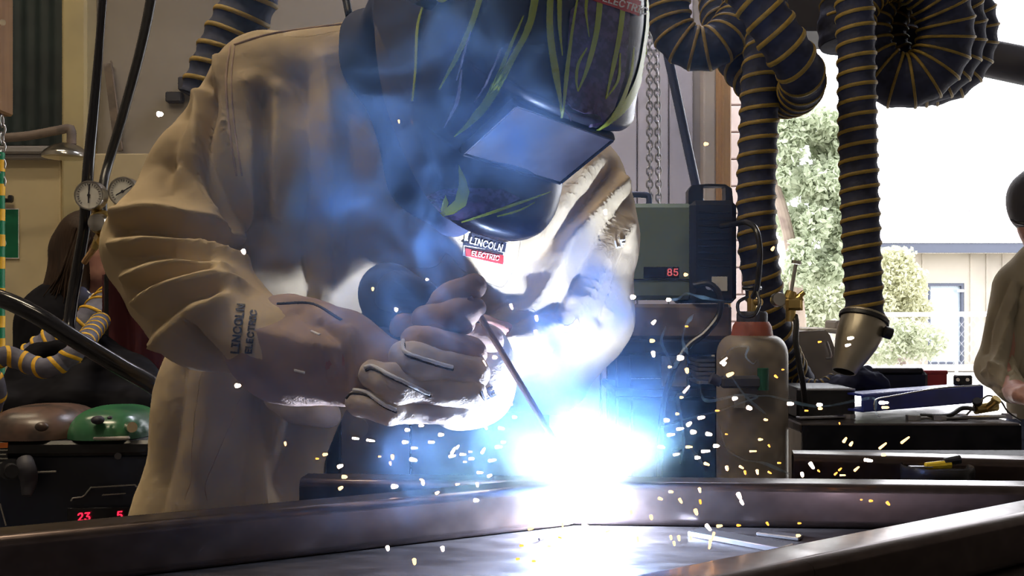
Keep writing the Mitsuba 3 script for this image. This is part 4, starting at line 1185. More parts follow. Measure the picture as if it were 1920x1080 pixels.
# grey bin with white rim, red cloth
t = new('grey_bin', 'grey bin with a pale rim standing left of the maroon cloth', 'bin')
bd = 2.42
x0, x1 = P(150, 0, bd)[0], P(235, 0, bd)[0]
z1, z0 = P(0, 553, bd)[2], 0.0
obj(f'{t}__body', box(((x0 + x1) / 2, bd + 0.12, (z1 + z0) / 2), (x1 - x0 - 0.012, 0.1, z1 - z0), 0.012), 'machine_grey', False)
part(t, 'rim', box(((x0 + x1) / 2, bd + 0.12, z1 - 0.006), (x1 - x0, 0.12, 0.022), 0.004), 'paper_white', False)
t = new('red_cloth', 'maroon cloth hanging over a stand behind the sleeve cuff, left of the jacket', 'cloth')
V = np.array([[[P(px, 0, 2.35)[0], 2.3 + 0.015 * math.sin(px * 0.13), z] for z in np.linspace(P(0, 515, 2.3)[2], 0.35, 16)] for px in np.linspace(203, 380, 40)])
obj(f'{t}__sheet', sheet(V, 0.004), 'maroon_cloth', True)
part(t, 'rail', cyl(P(200, 515, 2.3), P(384, 515, 2.3), 0.009), 'black_plastic')
for px in (203, 382):
    q = P(px, 515, 2.3)
    part(t, 'post', cyl(q, [q[0], q[1], 0.0], 0.009), 'black_plastic')

# ------------------------------------------------------------------ black welding machine, lower left
wd = 1.82
t = new('welding_machine', 'black welding machine with red digits, lower left beside the jacket', 'welding machine')
zt3 = P(0, 832, wd)[2]
xw0, xw1 = P(-140, 0, wd)[0], P(330, 0, wd)[0]
Rm = rotz(math.radians(4))
cm = np.array([(xw0 + xw1) / 2, wd + 0.22, zt3 / 2])
obj(f'{t}__body', box(cm, (xw1 - xw0, 0.44, zt3 - 0.02), 0.014, Rm), 'machine_navy', 30)
obj(f'{t}__top_cover', box(cm * [1, 1, 0] + [0, 0, zt3 - 0.008], (xw1 - xw0 + 0.012, 0.452, 0.026), 0.006, Rm), 'black_plastic', 30)
fy = lambda px: wd - 0.004 + math.tan(math.radians(4)) * (P(px, 0, wd)[0] - cm[0])


def face(px, py, out=0.0):
    d = wd - out
    for _ in range(3): d = fy(px) - out
    return P(px, py, d)


def strip(pts, w, name, bs, out=0.002):
    ms = []
    for (a, b) in zip(pts[:-1], pts[1:]):
        A_, B_ = face(*a, out), face(*b, out)
        ms.append(box((A_ + B_) / 2, (np.linalg.norm(B_ - A_) + w * 0.6, 0.003, w), 0.0006, frame_of(B_ - A_)))
    return part(t, name, cat(*ms), bs, False)


strip([(133, 939), (136, 934), (153, 932), (159, 928), (170, 914), (253, 909), (257, 913)], 0.0022, 'panel_outline', 'line_grey')
strip([(192, 928), (235, 925)], 0.002, 'panel_line', 'line_grey')
strip([(0, 945), (11, 985)], 0.002, 'panel_line', 'line_grey')
strip([(55, 886), (104, 884)], 0.003, 'panel_line', 'line_grey')
dp = part(t, 'display', box(face(188, 968, 0.001), (0.11, 0.003, 0.03), 0.001, Rm), 'black_gloss', False)
for txt, px, py in (('23', 146, 976), ('5', 218, 974)):
    g = text_px(txt, (px, py), (1, -0.06), (0, 1), 15)
    g = shapely.transform(g, lambda c: np.stack([(c[:, 0] - 960) / FPX * wd, CAMZ - (c[:, 1] - HOR) / FPX * wd], 1))
    m = cat(*[trimesh.creation.extrude_polygon(q, 0.002, engine='earcut') for q in getattr(g, 'geoms', [g])])
    m.vertices = np.c_[m.vertices[:, 0], fy(px) - 0.004 - m.vertices[:, 2], m.vertices[:, 1]]
    m.fix_normals()
    k = new(f'{dp}__digits')
    scene[k] = mikit.ply(m, 'glow_dark', emitter=emit((1.6, 0.03, 0.1), 0.0))
lb = part(t, 'rating_label', box(face(-8, 862, 0.002), (0.04, 0.003, 0.06), 0.0006, Rm), 'black_plastic', False)
part(lb, 'orange_stripe', box(face(-8, 835, 0.004), (0.04, 0.002, 0.009), 0, Rm), 'label_orange', False)
for i, y in enumerate((844, 852, 860, 868, 876)):
    part(lb, 'text_line', box(face(-6, y, 0.004), (0.03 if i % 2 else 0.036, 0.0015, 0.002), 0, Rm), 'line_grey', False)
part(t, 'socket', cat(cyl(face(20, 880, 0.0), face(20, 880, 0.03), 0.018, m=20), cyl(face(20, 880, 0.03), face(22, 884, 0.06), 0.011, m=16)), 'black_plastic')
part(t, 'socket_glint', box(face(23, 883, 0.05), (0.004, 0.02, 0.011), 0.001), 'bright_steel', False)
part(t, 'plug', tube([face(46, 862, 0.02), face(50, 880, 0.03), face(54, 900, 0.02), face(50, 930, 0.03)], [0.013, 0.016, 0.014, 0.008], 20, 12), 'duct_dark')
part(t, 'screw', cyl(face(221, 855, 0.0), face(221, 855, 0.003), 0.006, m=12), 'duct_dark')
# tubular handle over the machine
part(t, 'handle', tube([P(-130, 545, 1.75), P(-40, 552, 1.72), P(10, 563, 1.7), P(70, 592, 1.69), P(140, 636, 1.7), P(220, 684, 1.72), P(280, 718, 1.75), P(305, 742, 1.78), P(313, 775, 1.8), P(316, 840, 1.84)], 0.0142, 90, 18), 'black_gloss')
# helmets / caps lying on the machine
hz = zt3 + 0.005


def shell_mask(c, sx, sy, sz, ang):
    u = np.linspace(0, 2 * np.pi, 49)[:-1]
    rows = []
    for k in range(12):
        f = k / 11 * math.pi / 2
        cr, cz = math.cos(f) ** 0.6, math.sin(f)
        rows.append(np.stack([sx * cr * np.sign(np.cos(u)) * np.abs(np.cos(u)) ** 0.75, sy * cr * np.sign(np.sin(u)) * np.abs(np.sin(u)) ** 0.75, sz * cz + 0 * u], 1))
    m = grid_mesh(np.array(rows), True, True)
    m.vertices = m.vertices @ rotz(ang).T + c
    return m


t = new('green_helmet', 'glossy green welding helmet lying face down on the black machine', 'helmet')
c = P(178, 833, 1.82); c[2] = zt3 + 0.006
obj(f'{t}__shell', shell_mask(c + [0, 0.1, 0], 0.072, 0.11, 0.05, 0.05), 'helmet_green', 40)
part(t, 'rim', box(c + [0.03, -0.004, 0.004], (0.06, 0.012, 0.006), 0.002, rotz(0.05)), 'line_grey', False)
sm = scene  # the dark lens patch and a knob on the shell
part(t, 'vent', ell(P(178, 789, 1.8) + [0, 0.012, 0], 0.011, 0.012, 0.0075, None, 2), 'print_black')
part(t, 'vent', ell(P(200, 785, 1.8) + [0, 0.014, 0], 0.004, 0.006, 0.003, None, 2), 'print_black')
part(t, 'knob', cyl(P(241, 800, 1.84), P(248, 801, 1.82), 0.009), 'nickel')
t = new('rusty_helmet', 'worn brown welding helmet lying left of the green one', 'helmet')
c = P(38, 833, 1.82); c[2] = zt3 + 0.006
obj(f'{t}__shell', shell_mask(c + [0, 0.1, 0], 0.085, 0.115, 0.052, -0.05), 'helmet_rust', 40)
part(t, 'knob', ell(P(78, 800, 1.79), 0.011, 0.01, 0.008), 'helmet_rust')
# black jackets heaped behind the helmets
hp = [((P(-20, 790, 2.02), 0.05), (P(100, 770, 2.02), 0.045)), ((P(100, 770, 2.02), 0.045), (P(240, 775, 2.0), 0.04)), ((P(240, 775, 2.0), 0.04), (P(300, 800, 2.0), 0.03)), ((P(60, 745, 2.06), 0.045), (P(170, 730, 2.08), 0.05)), ((P(170, 730, 2.08), 0.05), (P(270, 760, 2.06), 0.05)), ((P(15, 690, 2.1), 0.03), (P(0, 780, 2.06), 0.06)), ((P(40, 660, 2.12), 0.018), (P(150, 652, 2.12), 0.02)), ((P(150, 652, 2.12), 0.03), (P(220, 720, 2.1), 0.045)), ((P(220, 720, 2.1), 0.05), (P(300, 770, 2.08), 0.03)), ((P(-10, 806, 2.06), 0.035), (P(290, 806, 2.06), 0.03))]
m = blob(hp, 0.03, 0.007)
n_ = np.array(m.vertex_normals); v_ = np.array(m.vertices)
m.vertices = v_ + n_ * (0.014 * (meshkit.fbm(v_ * [16, 16, 30], 3, 4) - 0.5))[:, None] + [0, 0.075, 0.0]
m.vertices[:, 2] = np.maximum(m.vertices[:, 2], zt3 + 0.0065)
single('black_jacket', m, 'black_cloth', 'crumpled black jacket heaped behind the two helmets', 'jacket', smooth=True)
hose('grey striped hose sagging over the crumpled black jacket', [P(-40, 690, 1.97), P(10, 668, 1.985), P(45, 678, 1.99), P(80, 690, 1.98), P(115, 680, 1.99), P(150, 650, 2.02), P(190, 600, 2.2)], 0.0185, 0.03, 'hose_grey', 'strip_orange', sw=0.3)
hose('grey striped hose rising behind the black machine handle', [P(60, 690, 2.4), P(110, 652, 2.4), P(150, 632, 2.4), P(190, 600, 2.42), P(230, 560, 2.5), P(290, 500, 2.6), P(360, 420, 2.8)], 0.05, 0.026, 'hose_grey', 'strip_orange', sw=0.32)
hose('short striped hose end poking in at the left edge', [P(-60, 640, 1.9), P(-25, 690, 1.9), P(-6, 735, 1.9), P(-30, 800, 1.92)], 0.016, 0.03, 'hose_grey', 'strip_orange', sw=0.32)

# grey cabinet behind the hands
t = new('steel_cabinet', 'grey steel cabinet with a round hole behind the gloved hands', 'cabinet')
kd = 1.78
x0, x1 = P(583, 0, kd)[0], P(1030, 0, kd)[0]
z1 = P(0, 700, kd)[2]
body = box(((x0 + x1) / 2, kd + 0.14, z1 / 2 + 0.04), (x1 - x0, 0.28, z1 - 0.08), 0.01)
obj(f'{t}__body', body, 'machine_grey', False)
xs_ = P(626, 0, kd)[0]
part(t, 'corner_strip', box((xs_, kd - 0.006, z1 / 2 + 0.04), (0.026, 0.014, z1 - 0.1), 0.003), 'black_plastic', False)
part(t, 'hole_ring', lathe([(0.013, -0.003), (0.0165, -0.003), (0.0165, 0.002), (0.013, 0.002)], P(673, 802, kd), (0, 1, 0), 32), 'line_grey')
part(t, 'hole_plug', lathe([(0, -0.001), (0.013, -0.001), (0.013, 0.002), (0, 0.002)], P(673, 802, kd), (0, 1, 0), 32), 'machine_grey')
part(t, 'door_gap', box((P(770, 0, kd)[0], kd - 0.0005, z1 / 2 + 0.04), (0.003, 0.003, z1 - 0.12)), 'black_plastic', False)
for x in (x0 + 0.03, x1 - 0.03):
    for y in (kd + 0.04, kd + 0.24):
        part(t, 'foot', cyl((x, y, 0), (x, y, 0.085), 0.02), 'black_plastic')

# ------------------------------------------------------------------ person in khaki shirt, right edge
pr = new('person', 'person in khaki shirt and dark cap standing with back turned at the right edge', 'person')
kd2 = 3.35
q = lambda x, y, d=kd2: P(x, y, d)
skin = [((q(1955, 385), 0.085), (q(1955, 420), 0.075)), ((q(1955, 440), 0.055), (q(1960, 500), 0.055)), ((q(1985, 570), 0.13), (q(1985, 760), 0.12)), ((q(1985, 760), 0.125), (q(1985, 830), 0.125)),
        ((q(1900, 560), 0.05), (q(1868, 690, kd2 - .06), 0.04)), ((q(1868, 690, kd2 - .06), 0.04), (q(1905, 735, kd2 - .25), 0.03)),
        ((q(2070, 560), 0.05), (q(2100, 690, kd2 - .06), 0.04)), ((q(2100, 690, kd2 - .06), 0.04), (q(2040, 735, kd2 - .2), 0.03)),
        ((q(1905, 735, kd2 - .25), 0.03), (q(1915, 742, kd2 - .33), 0.026)), ((q(2040, 735, kd2 - .2), 0.03), (q(2020, 742, kd2 - .28), 0.026))]
for k in range(4):
    b0_ = q(1908 + 4 * k, 738 + 2 * k, kd2 - .34); skin.append(((b0_, 0.0095), (b0_ + [0.01, -0.05, -0.02], 0.008)))
skin.append(((q(1918, 730, kd2 - .29), 0.011), (q(1926, 726, kd2 - .34), 0.009)))
for s in (-0.09, 0.09):
    h_ = q(1985, 850) + [s, 0, 0]
    skin += [((h_, 0.09), (np.array([h_[0], h_[1], 0.48]), 0.06)), ((np.array([h_[0], h_[1], 0.48]), 0.06), (np.array([h_[0], h_[1] + 0.02, 0.08]), 0.042)), ((np.array([h_[0], h_[1] + 0.02, 0.045]), 0.04), (np.array([h_[0], h_[1] + 0.17, 0.035]), 0.033))]
skin.append(((q(1915, 408), 0.012), (q(1917, 424), 0.008)))
obj(f'{pr}__body', blob(skin, 0.02, 0.008), 'skin_ruddy', True)
part(pr, 'cap', blob([((q(1950, 372), 0.098), (q(1962, 360), 0.095)), ((q(1935, 400), 0.06), (q(1975, 405), 0.06))], 0.03, 0.008), 'duct_dark', True, label='dark cap')
part(pr, 'cap_strap', tube([q(1896, 412, kd2 - .04), q(1910, 418, kd2 - .07), q(1930, 420, kd2 - .09)], [0.004, 0.006, 0.006], 14, 8), 'black_plastic')
sh = [((q(1925, 530), 0.08), (q(2050, 530), 0.08)), ((q(1975, 600), 0.15), (q(1985, 800), 0.145)), ((q(1908, 545), 0.075), (q(1866, 690, kd2 - .05), 0.053)), ((q(1866, 690, kd2 - .05), 0.055), (q(1898, 730, kd2 - .22), 0.042)), ((q(2066, 545), 0.075), (q(2104, 690, kd2 - .05), 0.055)), ((q(2104, 690, kd2 - .05), 0.055), (q(2050, 730, kd2 - .18), 0.042)), ((q(1945, 490), 0.062), (q(1965, 500), 0.065))]
m = blob(sh, 0.035, 0.008)
ridges(m, [([(1905, 560), (1880, 640), (1862, 700)], 0.01, 0.012), ([(1890, 530), (1860, 600), (1850, 660)], 0.009, -0.008), ([(1900, 700), (1870, 690), (1845, 700)], 0.009, 0.01), ([(1905, 650), (1893, 690), (1880, 720)], 0.008, -0.012), ([(1915, 540), (1905, 610), (1910, 680)], 0.008, -0.014), ([(1885, 740), (1860, 725), (1840, 735)], 0.008, -0.008)])
part(pr, 'shirt', m, 'shirt_khaki', True)
tr = [((q(1985, 800), 0.15), (q(1985, 860), 0.15))]
for s in (-0.09, 0.09):
    h_ = q(1985, 850) + [s, 0, 0]
    tr += [((h_, 0.105), (np.array([h_[0], h_[1], 0.48]), 0.078)), ((np.array([h_[0], h_[1], 0.48]), 0.078), (np.array([h_[0], h_[1] + 0.02, 0.1]), 0.065))]
part(pr, 'trousers', blob(tr, 0.03, 0.012), 'denim', True)
for s in (-0.09, 0.09):
    h_ = q(1985, 850) + [s, 0, 0]
    part(pr, 'shoe', blob([((np.array([h_[0], h_[1], 0.06]), 0.055), (np.array([h_[0], h_[1] + 0.18, 0.045]), 0.043))], 0.02, 0.01), 'black_plastic', True)
# ------------------------------------------------------------------ the welder
w = new('person', 'person in beige welding jacket, flame helmet and gauntlets welding a steel frame', 'person')
# body under the clothes: one skin, head inside the helmet
hip = P(430, 985, 1.60)
HC = P(955, 95, 1.21)                                   # middle of the head
bd_ = [((HC + [0, 0, 0.02], 0.085), (HC + [-0.005, 0.0, -0.075], 0.06)), ((HC + [-0.03, 0.05, -0.05], 0.058), (P(790, 250, 1.45), 0.06)),
       ((P(560, 210, 1.52), 0.06), (P(1030, 360, 1.58), 0.065)), ((P(760, 330, 1.55), 0.09), (P(540, 620, 1.58), 0.09)), ((P(540, 620, 1.58), 0.09), (hip, 0.085)),
       ((P(490, 190, 1.49), 0.045), (P(325, 470, 1.39), 0.038)), ((P(325, 470, 1.39), 0.036), (P(420, 600, 1.31), 0.034)), ((P(420, 600, 1.31), 0.034), (P(640, 672, 1.18), 0.028)),
       ((P(1075, 350, 1.57), 0.05), (P(1080, 560, 1.53), 0.045)), ((P(1085, 590, 1.55), 0.036), (P(970, 645, 1.465), 0.024)), ((P(970, 645, 1.465), 0.024), (P(860, 612, 1.32), 0.026))]
feet = []
for s in (-0.1, 0.1):
    k0 = hip + [s, 0, -0.06]
    kn = np.array([k0[0] + 0.02, k0[1] - 0.02, 0.5]); an = np.array([k0[0], k0[1] + 0.04, 0.09])
    bd_ += [((k0, 0.075), (kn, 0.055)), ((kn, 0.056), (an, 0.042)), ((an + [0, 0.01, -0.045], 0.038), (an + [0.05, -0.15, -0.055], 0.03))]
    feet.append((k0, kn, an))
obj(f'{w}__body', blob(bd_, 0.03, 0.012), 'skin_ruddy', True)
tr = [((hip + [0, 0, 0.02], 0.085), (hip + [0, 0, -0.06], 0.095))]
for k0, kn, an in feet:
    tr += [((k0, 0.09), (kn, 0.08)), ((kn, 0.08), (an + [0, 0, 0.02], 0.068))]
part(w, 'trousers', blob(tr, 0.03, 0.011), 'denim', True)
for k0, kn, an in feet:
    part(w, 'boot', blob([((an + [0, 0, 0.04], 0.058), (an + [0, 0.01, -0.04], 0.05)), ((an + [0, 0.01, -0.045], 0.045), (an + [0.05, -0.17, -0.05], 0.04))], 0.025, 0.009), 'suede_brown', True)

# jacket
J = [
    (S(415, 1220, 1.59, 185), S(425, 1010, 1.585, 168)), (S(425, 1010, 1.585, 165), S(455, 760, 1.57, 150)),
    (S(500, 1020, 1.56, 85), S(525, 800, 1.55, 75)), (S(525, 800, 1.55, 75), S(620, 640, 1.56, 90)),
    (S(455, 760, 1.57, 150), S(545, 560, 1.55, 170)),
    (S(545, 560, 1.55, 170), S(640, 330, 1.53, 195)),
    (S(520, 158, 1.49, 98), S(700, 150, 1.50, 100)),
    (S(700, 150, 1.50, 100), S(1060, 360, 1.60, 110)),
    (S(640, 330, 1.53, 190), S(900, 470, 1.56, 155)),
    (S(900, 470, 1.56, 150), S(800, 640, 1.60, 110)),
    (S(1040, 370, 1.59, 120), S(1090, 470, 1.57, 98)),
    (S(1090, 440, 1.56, 98), S(1098, 590, 1.53, 80)),
    (S(1098, 590, 1.54, 80), S(975, 645, 1.46, 46)),
    (S(975, 645, 1.46, 46), S(908, 645, 1.40, 40)),
    (S(478, 172, 1.47, 84), S(380, 330, 1.42, 92)),
    (S(380, 330, 1.42, 92), S(308, 452, 1.37, 98)),
    (S(308, 470, 1.37, 100), S(400, 590, 1.30, 92)),
    (S(400, 590, 1.30, 92), S(520, 640, 1.22, 74)),
    (S(320, 560, 1.34, 70), S(345, 620, 1.32, 45)),
    (S(1060, 610, 1.53, 80), S(1030, 700, 1.53, 78)), (S(960, 600, 1.56, 100), S(930, 690, 1.56, 85)),
]
jm = blob(J, 0.04, 0.0048)
trimesh.smoothing.filter_taubin(jm, iterations=8)
at = cast(jm)
ridges(jm, [
    # sleeve: crease at the elbow, gathers below it, fold of the armhole
    ([(212, 428), (300, 425), (380, 448), (450, 478)], 0.011, -0.020), ([(218, 405), (300, 398), (390, 425), (452, 458)], 0.014, 0.012),
    ([(215, 455), (300, 452), (400, 478), (470, 505)], 0.012, 0.012), ([(240, 520), (300, 505), (360, 500), (420, 512)], 0.012, 0.012),
    ([(235, 490), (300, 478), (380, 490)], 0.009, -0.010), ([(262, 565), (320, 540), (390, 530), (450, 540)], 0.011, 0.013), ([(255, 545), (320, 520), (390, 512)], 0.009, -0.012),
    ([(300, 640), (350, 590), (420, 570)], 0.012, 0.012), ([(290, 610), (340, 565), (400, 552)], 0.009, -0.010), ([(345, 600), (365, 640), (400, 672)], 0.012, -0.014),
    ([(392, 110), (388, 200), (420, 320), (455, 440)], 0.010, -0.012), ([(415, 90), (412, 200), (440, 330), (462, 450)], 0.008, 0.010),
    ([(375, 160), (368, 260), (378, 340), (390, 400)], 0.014, 0.012), ([(395, 180), (392, 280), (402, 360), (420, 420)], 0.012, -0.014), ([(345, 210), (300, 310), (320, 350)], 0.016, -0.010),
    ([(260, 300), (330, 300), (370, 330)], 0.02, -0.008),
    # front: long drapes from the shoulder to the hem
    ([(465, 160), (470, 260), (455, 330), (448, 420)], 0.016, 0.014), ([(490, 190), (492, 300), (485, 420)], 0.014, -0.016), ([(520, 170), (525, 300), (520, 400)], 0.013, 0.010),
    ([(560, 150), (575, 300), (565, 460), (580, 560)], 0.018, -0.014), ([(610, 120), (620, 260), (625, 420), (615, 560)], 0.02, 0.012), ([(655, 210), (660, 330), (645, 470)], 0.016, -0.012),
    ([(600, 640), (560, 760), (540, 900)], 0.018, -0.020), ([(560, 640), (520, 780), (495, 950)], 0.02, 0.014), ([(520, 700), (470, 820), (450, 960)], 0.02, -0.010),
    ([(420, 700), (390, 830), (370, 960)], 0.03, 0.010), ([(345, 690), (330, 830), (300, 960)], 0.02, -0.006), ([(480, 760), (500, 850), (540, 930)], 0.014, -0.014),
    # bib and far sleeve
    ([(1150, 320), (1090, 390), (1040, 450), (1000, 520)], 0.012, -0.0132), ([(1165, 340), (1110, 400), (1065, 460), (1030, 530), (1000, 590)], 0.014, 0.0096), ([(1120, 300), (1060, 380), (1010, 440)], 0.016, 0.0060),
    ([(1175, 380), (1120, 450), (1080, 520), (1040, 580)], 0.010, -0.0084), ([(1180, 420), (1140, 490), (1105, 560), (1070, 620)], 0.012, 0.0072), ([(1178, 470), (1150, 540), (1130, 600)], 0.010, -0.0072),
    ([(1080, 430), (1060, 500), (1070, 560)], 0.010, 0.0060), ([(830, 460), (850, 520), (880, 560)], 0.012, -0.0060), ([(960, 450), (940, 520), (950, 590)], 0.018, 0.0048),
    ([(1010, 590), (970, 600), (930, 615)], 0.010, -0.0072), ([(1040, 610), (990, 640), (940, 640)], 0.010, 0.0060)], at)
v_ = np.array(jm.vertices); n_ = np.array(jm.vertex_normals)
jm.vertices = v_ + n_ * (0.010 * (meshkit.fbm(v_ * [11, 11, 7], 3, 9) - 0.5) + 0.003 * (meshkit.fbm(v_ * 40, 2, 3) - 0.5))[:, None]
trimesh.smoothing.filter_taubin(jm, iterations=6)
obj(f'{w}__jacket', jm, 'canvas', True)
JK = f'{w}__jacket'
at = cast(jm)


def seam(px, r, bs, name, parent=JK, at_=None, n=60, lift=0.0):
    q_ = spline(np.asarray(px, float), n)
    p_, n3, ok = (at_ or at)(q_)
    p_ = p_[ok]
    keep = np.r_[True, np.linalg.norm(np.diff(p_, axis=0), axis=1) < 0.04]
    p_ = p_[keep]
    return part(parent, name, tube(None, r, path=p_ + n3[ok][keep] * lift, m=8), bs, True)


seam([(640, 46), (560, 56), (500, 66), (440, 84)], 0.0022, 'suede_brown', 'shoulder_seam')
seam([(432, 86), (424, 150), (430, 240), (444, 330)], 0.0016, 'suede_brown', 'armhole_seam')
seam([(440, 86), (434, 150), (440, 240), (454, 330)], 0.0012, 'suede_brown', 'armhole_seam')
# printing
bx = [(884, 433), (951, 455), (948, 478), (868, 463)]
k = part(JK, 'chest_emblem', decal(at, [(872, 432), (953, 455), (947, 500), (868, 479)], 0.0006, 6), 'print_white', 30)
def line_px(o, ang):
    a = math.radians(ang); return o, (math.cos(a), math.sin(a)), (-math.sin(a), math.cos(a))
part(k, 'black_field', decal(at, [(884, 437), (950, 456), (947, 474), (868, 459), (872, 455), (880, 456)], 0.0006, 6, 0.003), 'print_black', 30)
part(k, 'lettering', decal(at, text_px('LINCOLN', (879, 456), (0.80, 0.21), (-0.24, 0.97), 12.5), 0.0006, 4, 0.0052), 'print_white', 30)
part(k, 'red_field', decal(at, [(873, 465), (945, 480), (943, 496), (874, 479)], 0.0006, 6, 0.003), 'print_red', 30)
part(k, 'lettering', decal(at, text_px('ELECTRIC', (883, 477.5), (0.92, 0.205), (-0.22, 0.97), 8.5), 0.0006, 4, 0.0052), 'print_white', 30)
o_ = (449, 664)
r_, d_ = (0.12, -0.99), (0.99, 0.12)
part(JK, 'cuff_lettering', decal(at, text_px('LINCOLN', o_, r_, d_, 15), 0.0006, 4, 0.0012), 'print_black', 30)
part(JK, 'cuff_lettering', decal(at, text_px('ELECTRIC', (473, 664), r_, d_, 12), 0.0006, 4, 0.0012), 'print_black', 30)
part(JK, 'sleeve_lettering', decal(at, text_px('LF', (1153, 466), (0.97, -0.2), (0.2, 0.97), 13), 0.0006, 4, 0.0012), 'print_white', 30)

# collar and hood: dark cloth round the neck, below the helmet
hd = [(S(720, 110, 1.41, 62), S(800, 330, 1.40, 62)), (S(720, 110, 1.41, 62), S(790, 40, 1.36, 90)), (S(800, 330, 1.40, 62), S(850, 400, 1.36, 45)), (S(790, 40, 1.36, 90), S(880, 150, 1.34, 120)), (S(680, 60, 1.43, 38), S(700, 130, 1.43, 40)), (S(800, 230, 1.37, 70), S(880, 150, 1.34, 120))]
hm = blob(hd, 0.04, 0.006)
ridges(hm, [([(690, 60), (720, 160), (740, 260)], 0.012, -0.010), ([(720, 40), (760, 160), (780, 300)], 0.014, 0.010)])
part(w, 'hood', hm, 'navy_cloth', True)
part(w, 'hood_strap', tube([P(655, 30, 1.42), P(649, 0, 1.43), P(640, -40, 1.44), P(640, -110, 1.44)], 0.0055, 16, 8), 'black_plastic', True)

# ---- helmet
hl = f'{w}__helmet'
# axes of the helmet: sd_ to the wearer's left, fw_ out of the window, up_ along the face; HO is the middle of the window
sd_ = unit([0.731, 0.669, -0.134]); up_ = np.array([0.570, -0.490, 0.659])
up_ = unit(up_ - sd_ * (up_ @ sd_)); fw_ = np.cross(sd_, up_)
HO = P(1011, 272, 1.15)
loc = lambda x, y, z: HO + np.multiply.outer(np.asarray(x, float), sd_) + np.multiply.outer(np.asarray(y, float), fw_) + np.multiply.outer(np.asarray(z, float), up_)
from scipy.interpolate import PchipInterpolator
prof = np.array([  # along the face from the chin: height, front, half width
    (-0.116, 0.026, 0.070), (-0.108, 0.036, 0.082), (-0.094, 0.040, 0.092), (-0.078, 0.033, 0.101), (-0.062, 0.016, 0.108), (-0.050, 0.000, 0.112), (-0.042, -0.006, 0.115),
    (0.0, -0.006, 0.119), (0.038, 0.000, 0.122), (0.049, 0.014, 0.1235), (0.058, 0.016, 0.124), (0.072, 0.0, 0.127), (0.100, -0.030, 0.132), (0.130, -0.062, 0.134), (0.156, -0.096, 0.130),
    (0.177, -0.132, 0.118), (0.190, -0.168, 0.095), (0.196, -0.205, 0.06)])
tk = np.linspace(0, 1, len(prof)); tt_ = np.linspace(0, 1, 96)
zk, fk, wk = (PchipInterpolator(tk, prof[:, k])(tt_) for k in range(3))
q1 = np.linspace(0, 1, 22)
V = []
for z, f_, w_ in zip(zk, fk, wk):
    a_ = np.linspace(0, np.pi / 2, 30)
    rho = min(0.085, max(0.02, f_ + 0.25))
    cx, cy = np.sin(a_) ** 0.75 * w_, f_ - rho + rho * np.cos(a_) ** 0.75
    back = -0.255 + 0.10 * np.clip((-z - 0.03) / 0.085, 0, 1)
    bx_, by_ = w_ * (1 - 0.10 * q1[1:] ** 2), np.linspace(f_ - rho, min(back, f_ - rho - 0.01), 22)[1:]
    x = np.r_[cx, bx_]; y = np.r_[cy, by_]
    x = np.r_[-x[::-1], x[1:]]; y = np.r_[y[::-1], y[1:]]
    V.append(loc(x, y, z + 0 * x))
V = np.array(V)
hsh = sheet(V, 0.0035)
if (hsh.face_normals[:100] * (hsh.triangles_center[:100] - HO)).sum() < 0: hsh.invert()
obj(f'{hl}__shell', hsh, 'shell_black', 50)


def hbox(x, y, z, size, tilt=0.0, r=0.003):
    c, s = math.cos(tilt), math.sin(tilt)
    Rl = np.stack([sd_, fw_ * c - up_ * s, up_ * c + fw_ * s], 1)
    return box(loc(x, y, z), size, r, Rl)


LT = math.radians(13)
lens_up = up_ * math.cos(LT) + fw_ * math.sin(LT); lens_f = fw_ * math.cos(LT) - up_ * math.sin(LT)
lb = lambda x, y, z, size, r=0.003: box(HO + sd_ * x + lens_f * y + lens_up * z, size, r, np.stack([sd_, lens_f, lens_up], 1))
fr = cat(lb(0, -0.002, 0.044, (0.152, 0.012, 0.0045)), lb(0, -0.002, -0.044, (0.152, 0.012, 0.0045)), lb(-0.0735, -0.002, 0, (0.0045, 0.012, 0.09)), lb(0.0735, -0.002, 0, (0.0045, 0.012, 0.09)))
part(hl, 'window_frame', fr, 'shell_black', 30)
part(hl, 'window_lens', lb(0, 0.0, 0, (0.143, 0.005, 0.085), 0.001), 'lens_silver', 30, label='silvery reflective window')
part(hl, 'pivot_knob', cyl(loc(0.117, -0.14, 0.05), loc(0.142, -0.14, 0.05), 0.015, m=20), 'black_plastic')
part(hl, 'pivot_knob', cyl(loc(-0.117, -0.14, 0.05), loc(-0.142, -0.14, 0.05), 0.015, m=20), 'black_plastic')
hat = cast(hsh)


def flame(poly, bs='flame_green', name='flame', lift=0.0006):
    try:
        part(hl, name, decal(hat, poly, 0.0005, 6, lift), bs, 40)
    except Exception as e:
        print('flame skipped', e)


def ribbon(pts, wid):
    """A tapered brush stroke through the pixels."""
    q_ = spline(np.asarray(pts, float), 28)
    t_ = np.gradient(q_, axis=0); t_ /= np.linalg.norm(t_, axis=1, keepdims=True)
    n2 = np.stack([-t_[:, 1], t_[:, 0]], 1)
    ww = np.interp(np.linspace(0, 1, 28), np.linspace(0, 1, len(wid)), wid)[:, None] / 2
    return sg.Polygon(np.vstack([q_ + n2 * ww, (q_ - n2 * ww)[::-1]])).buffer(0)


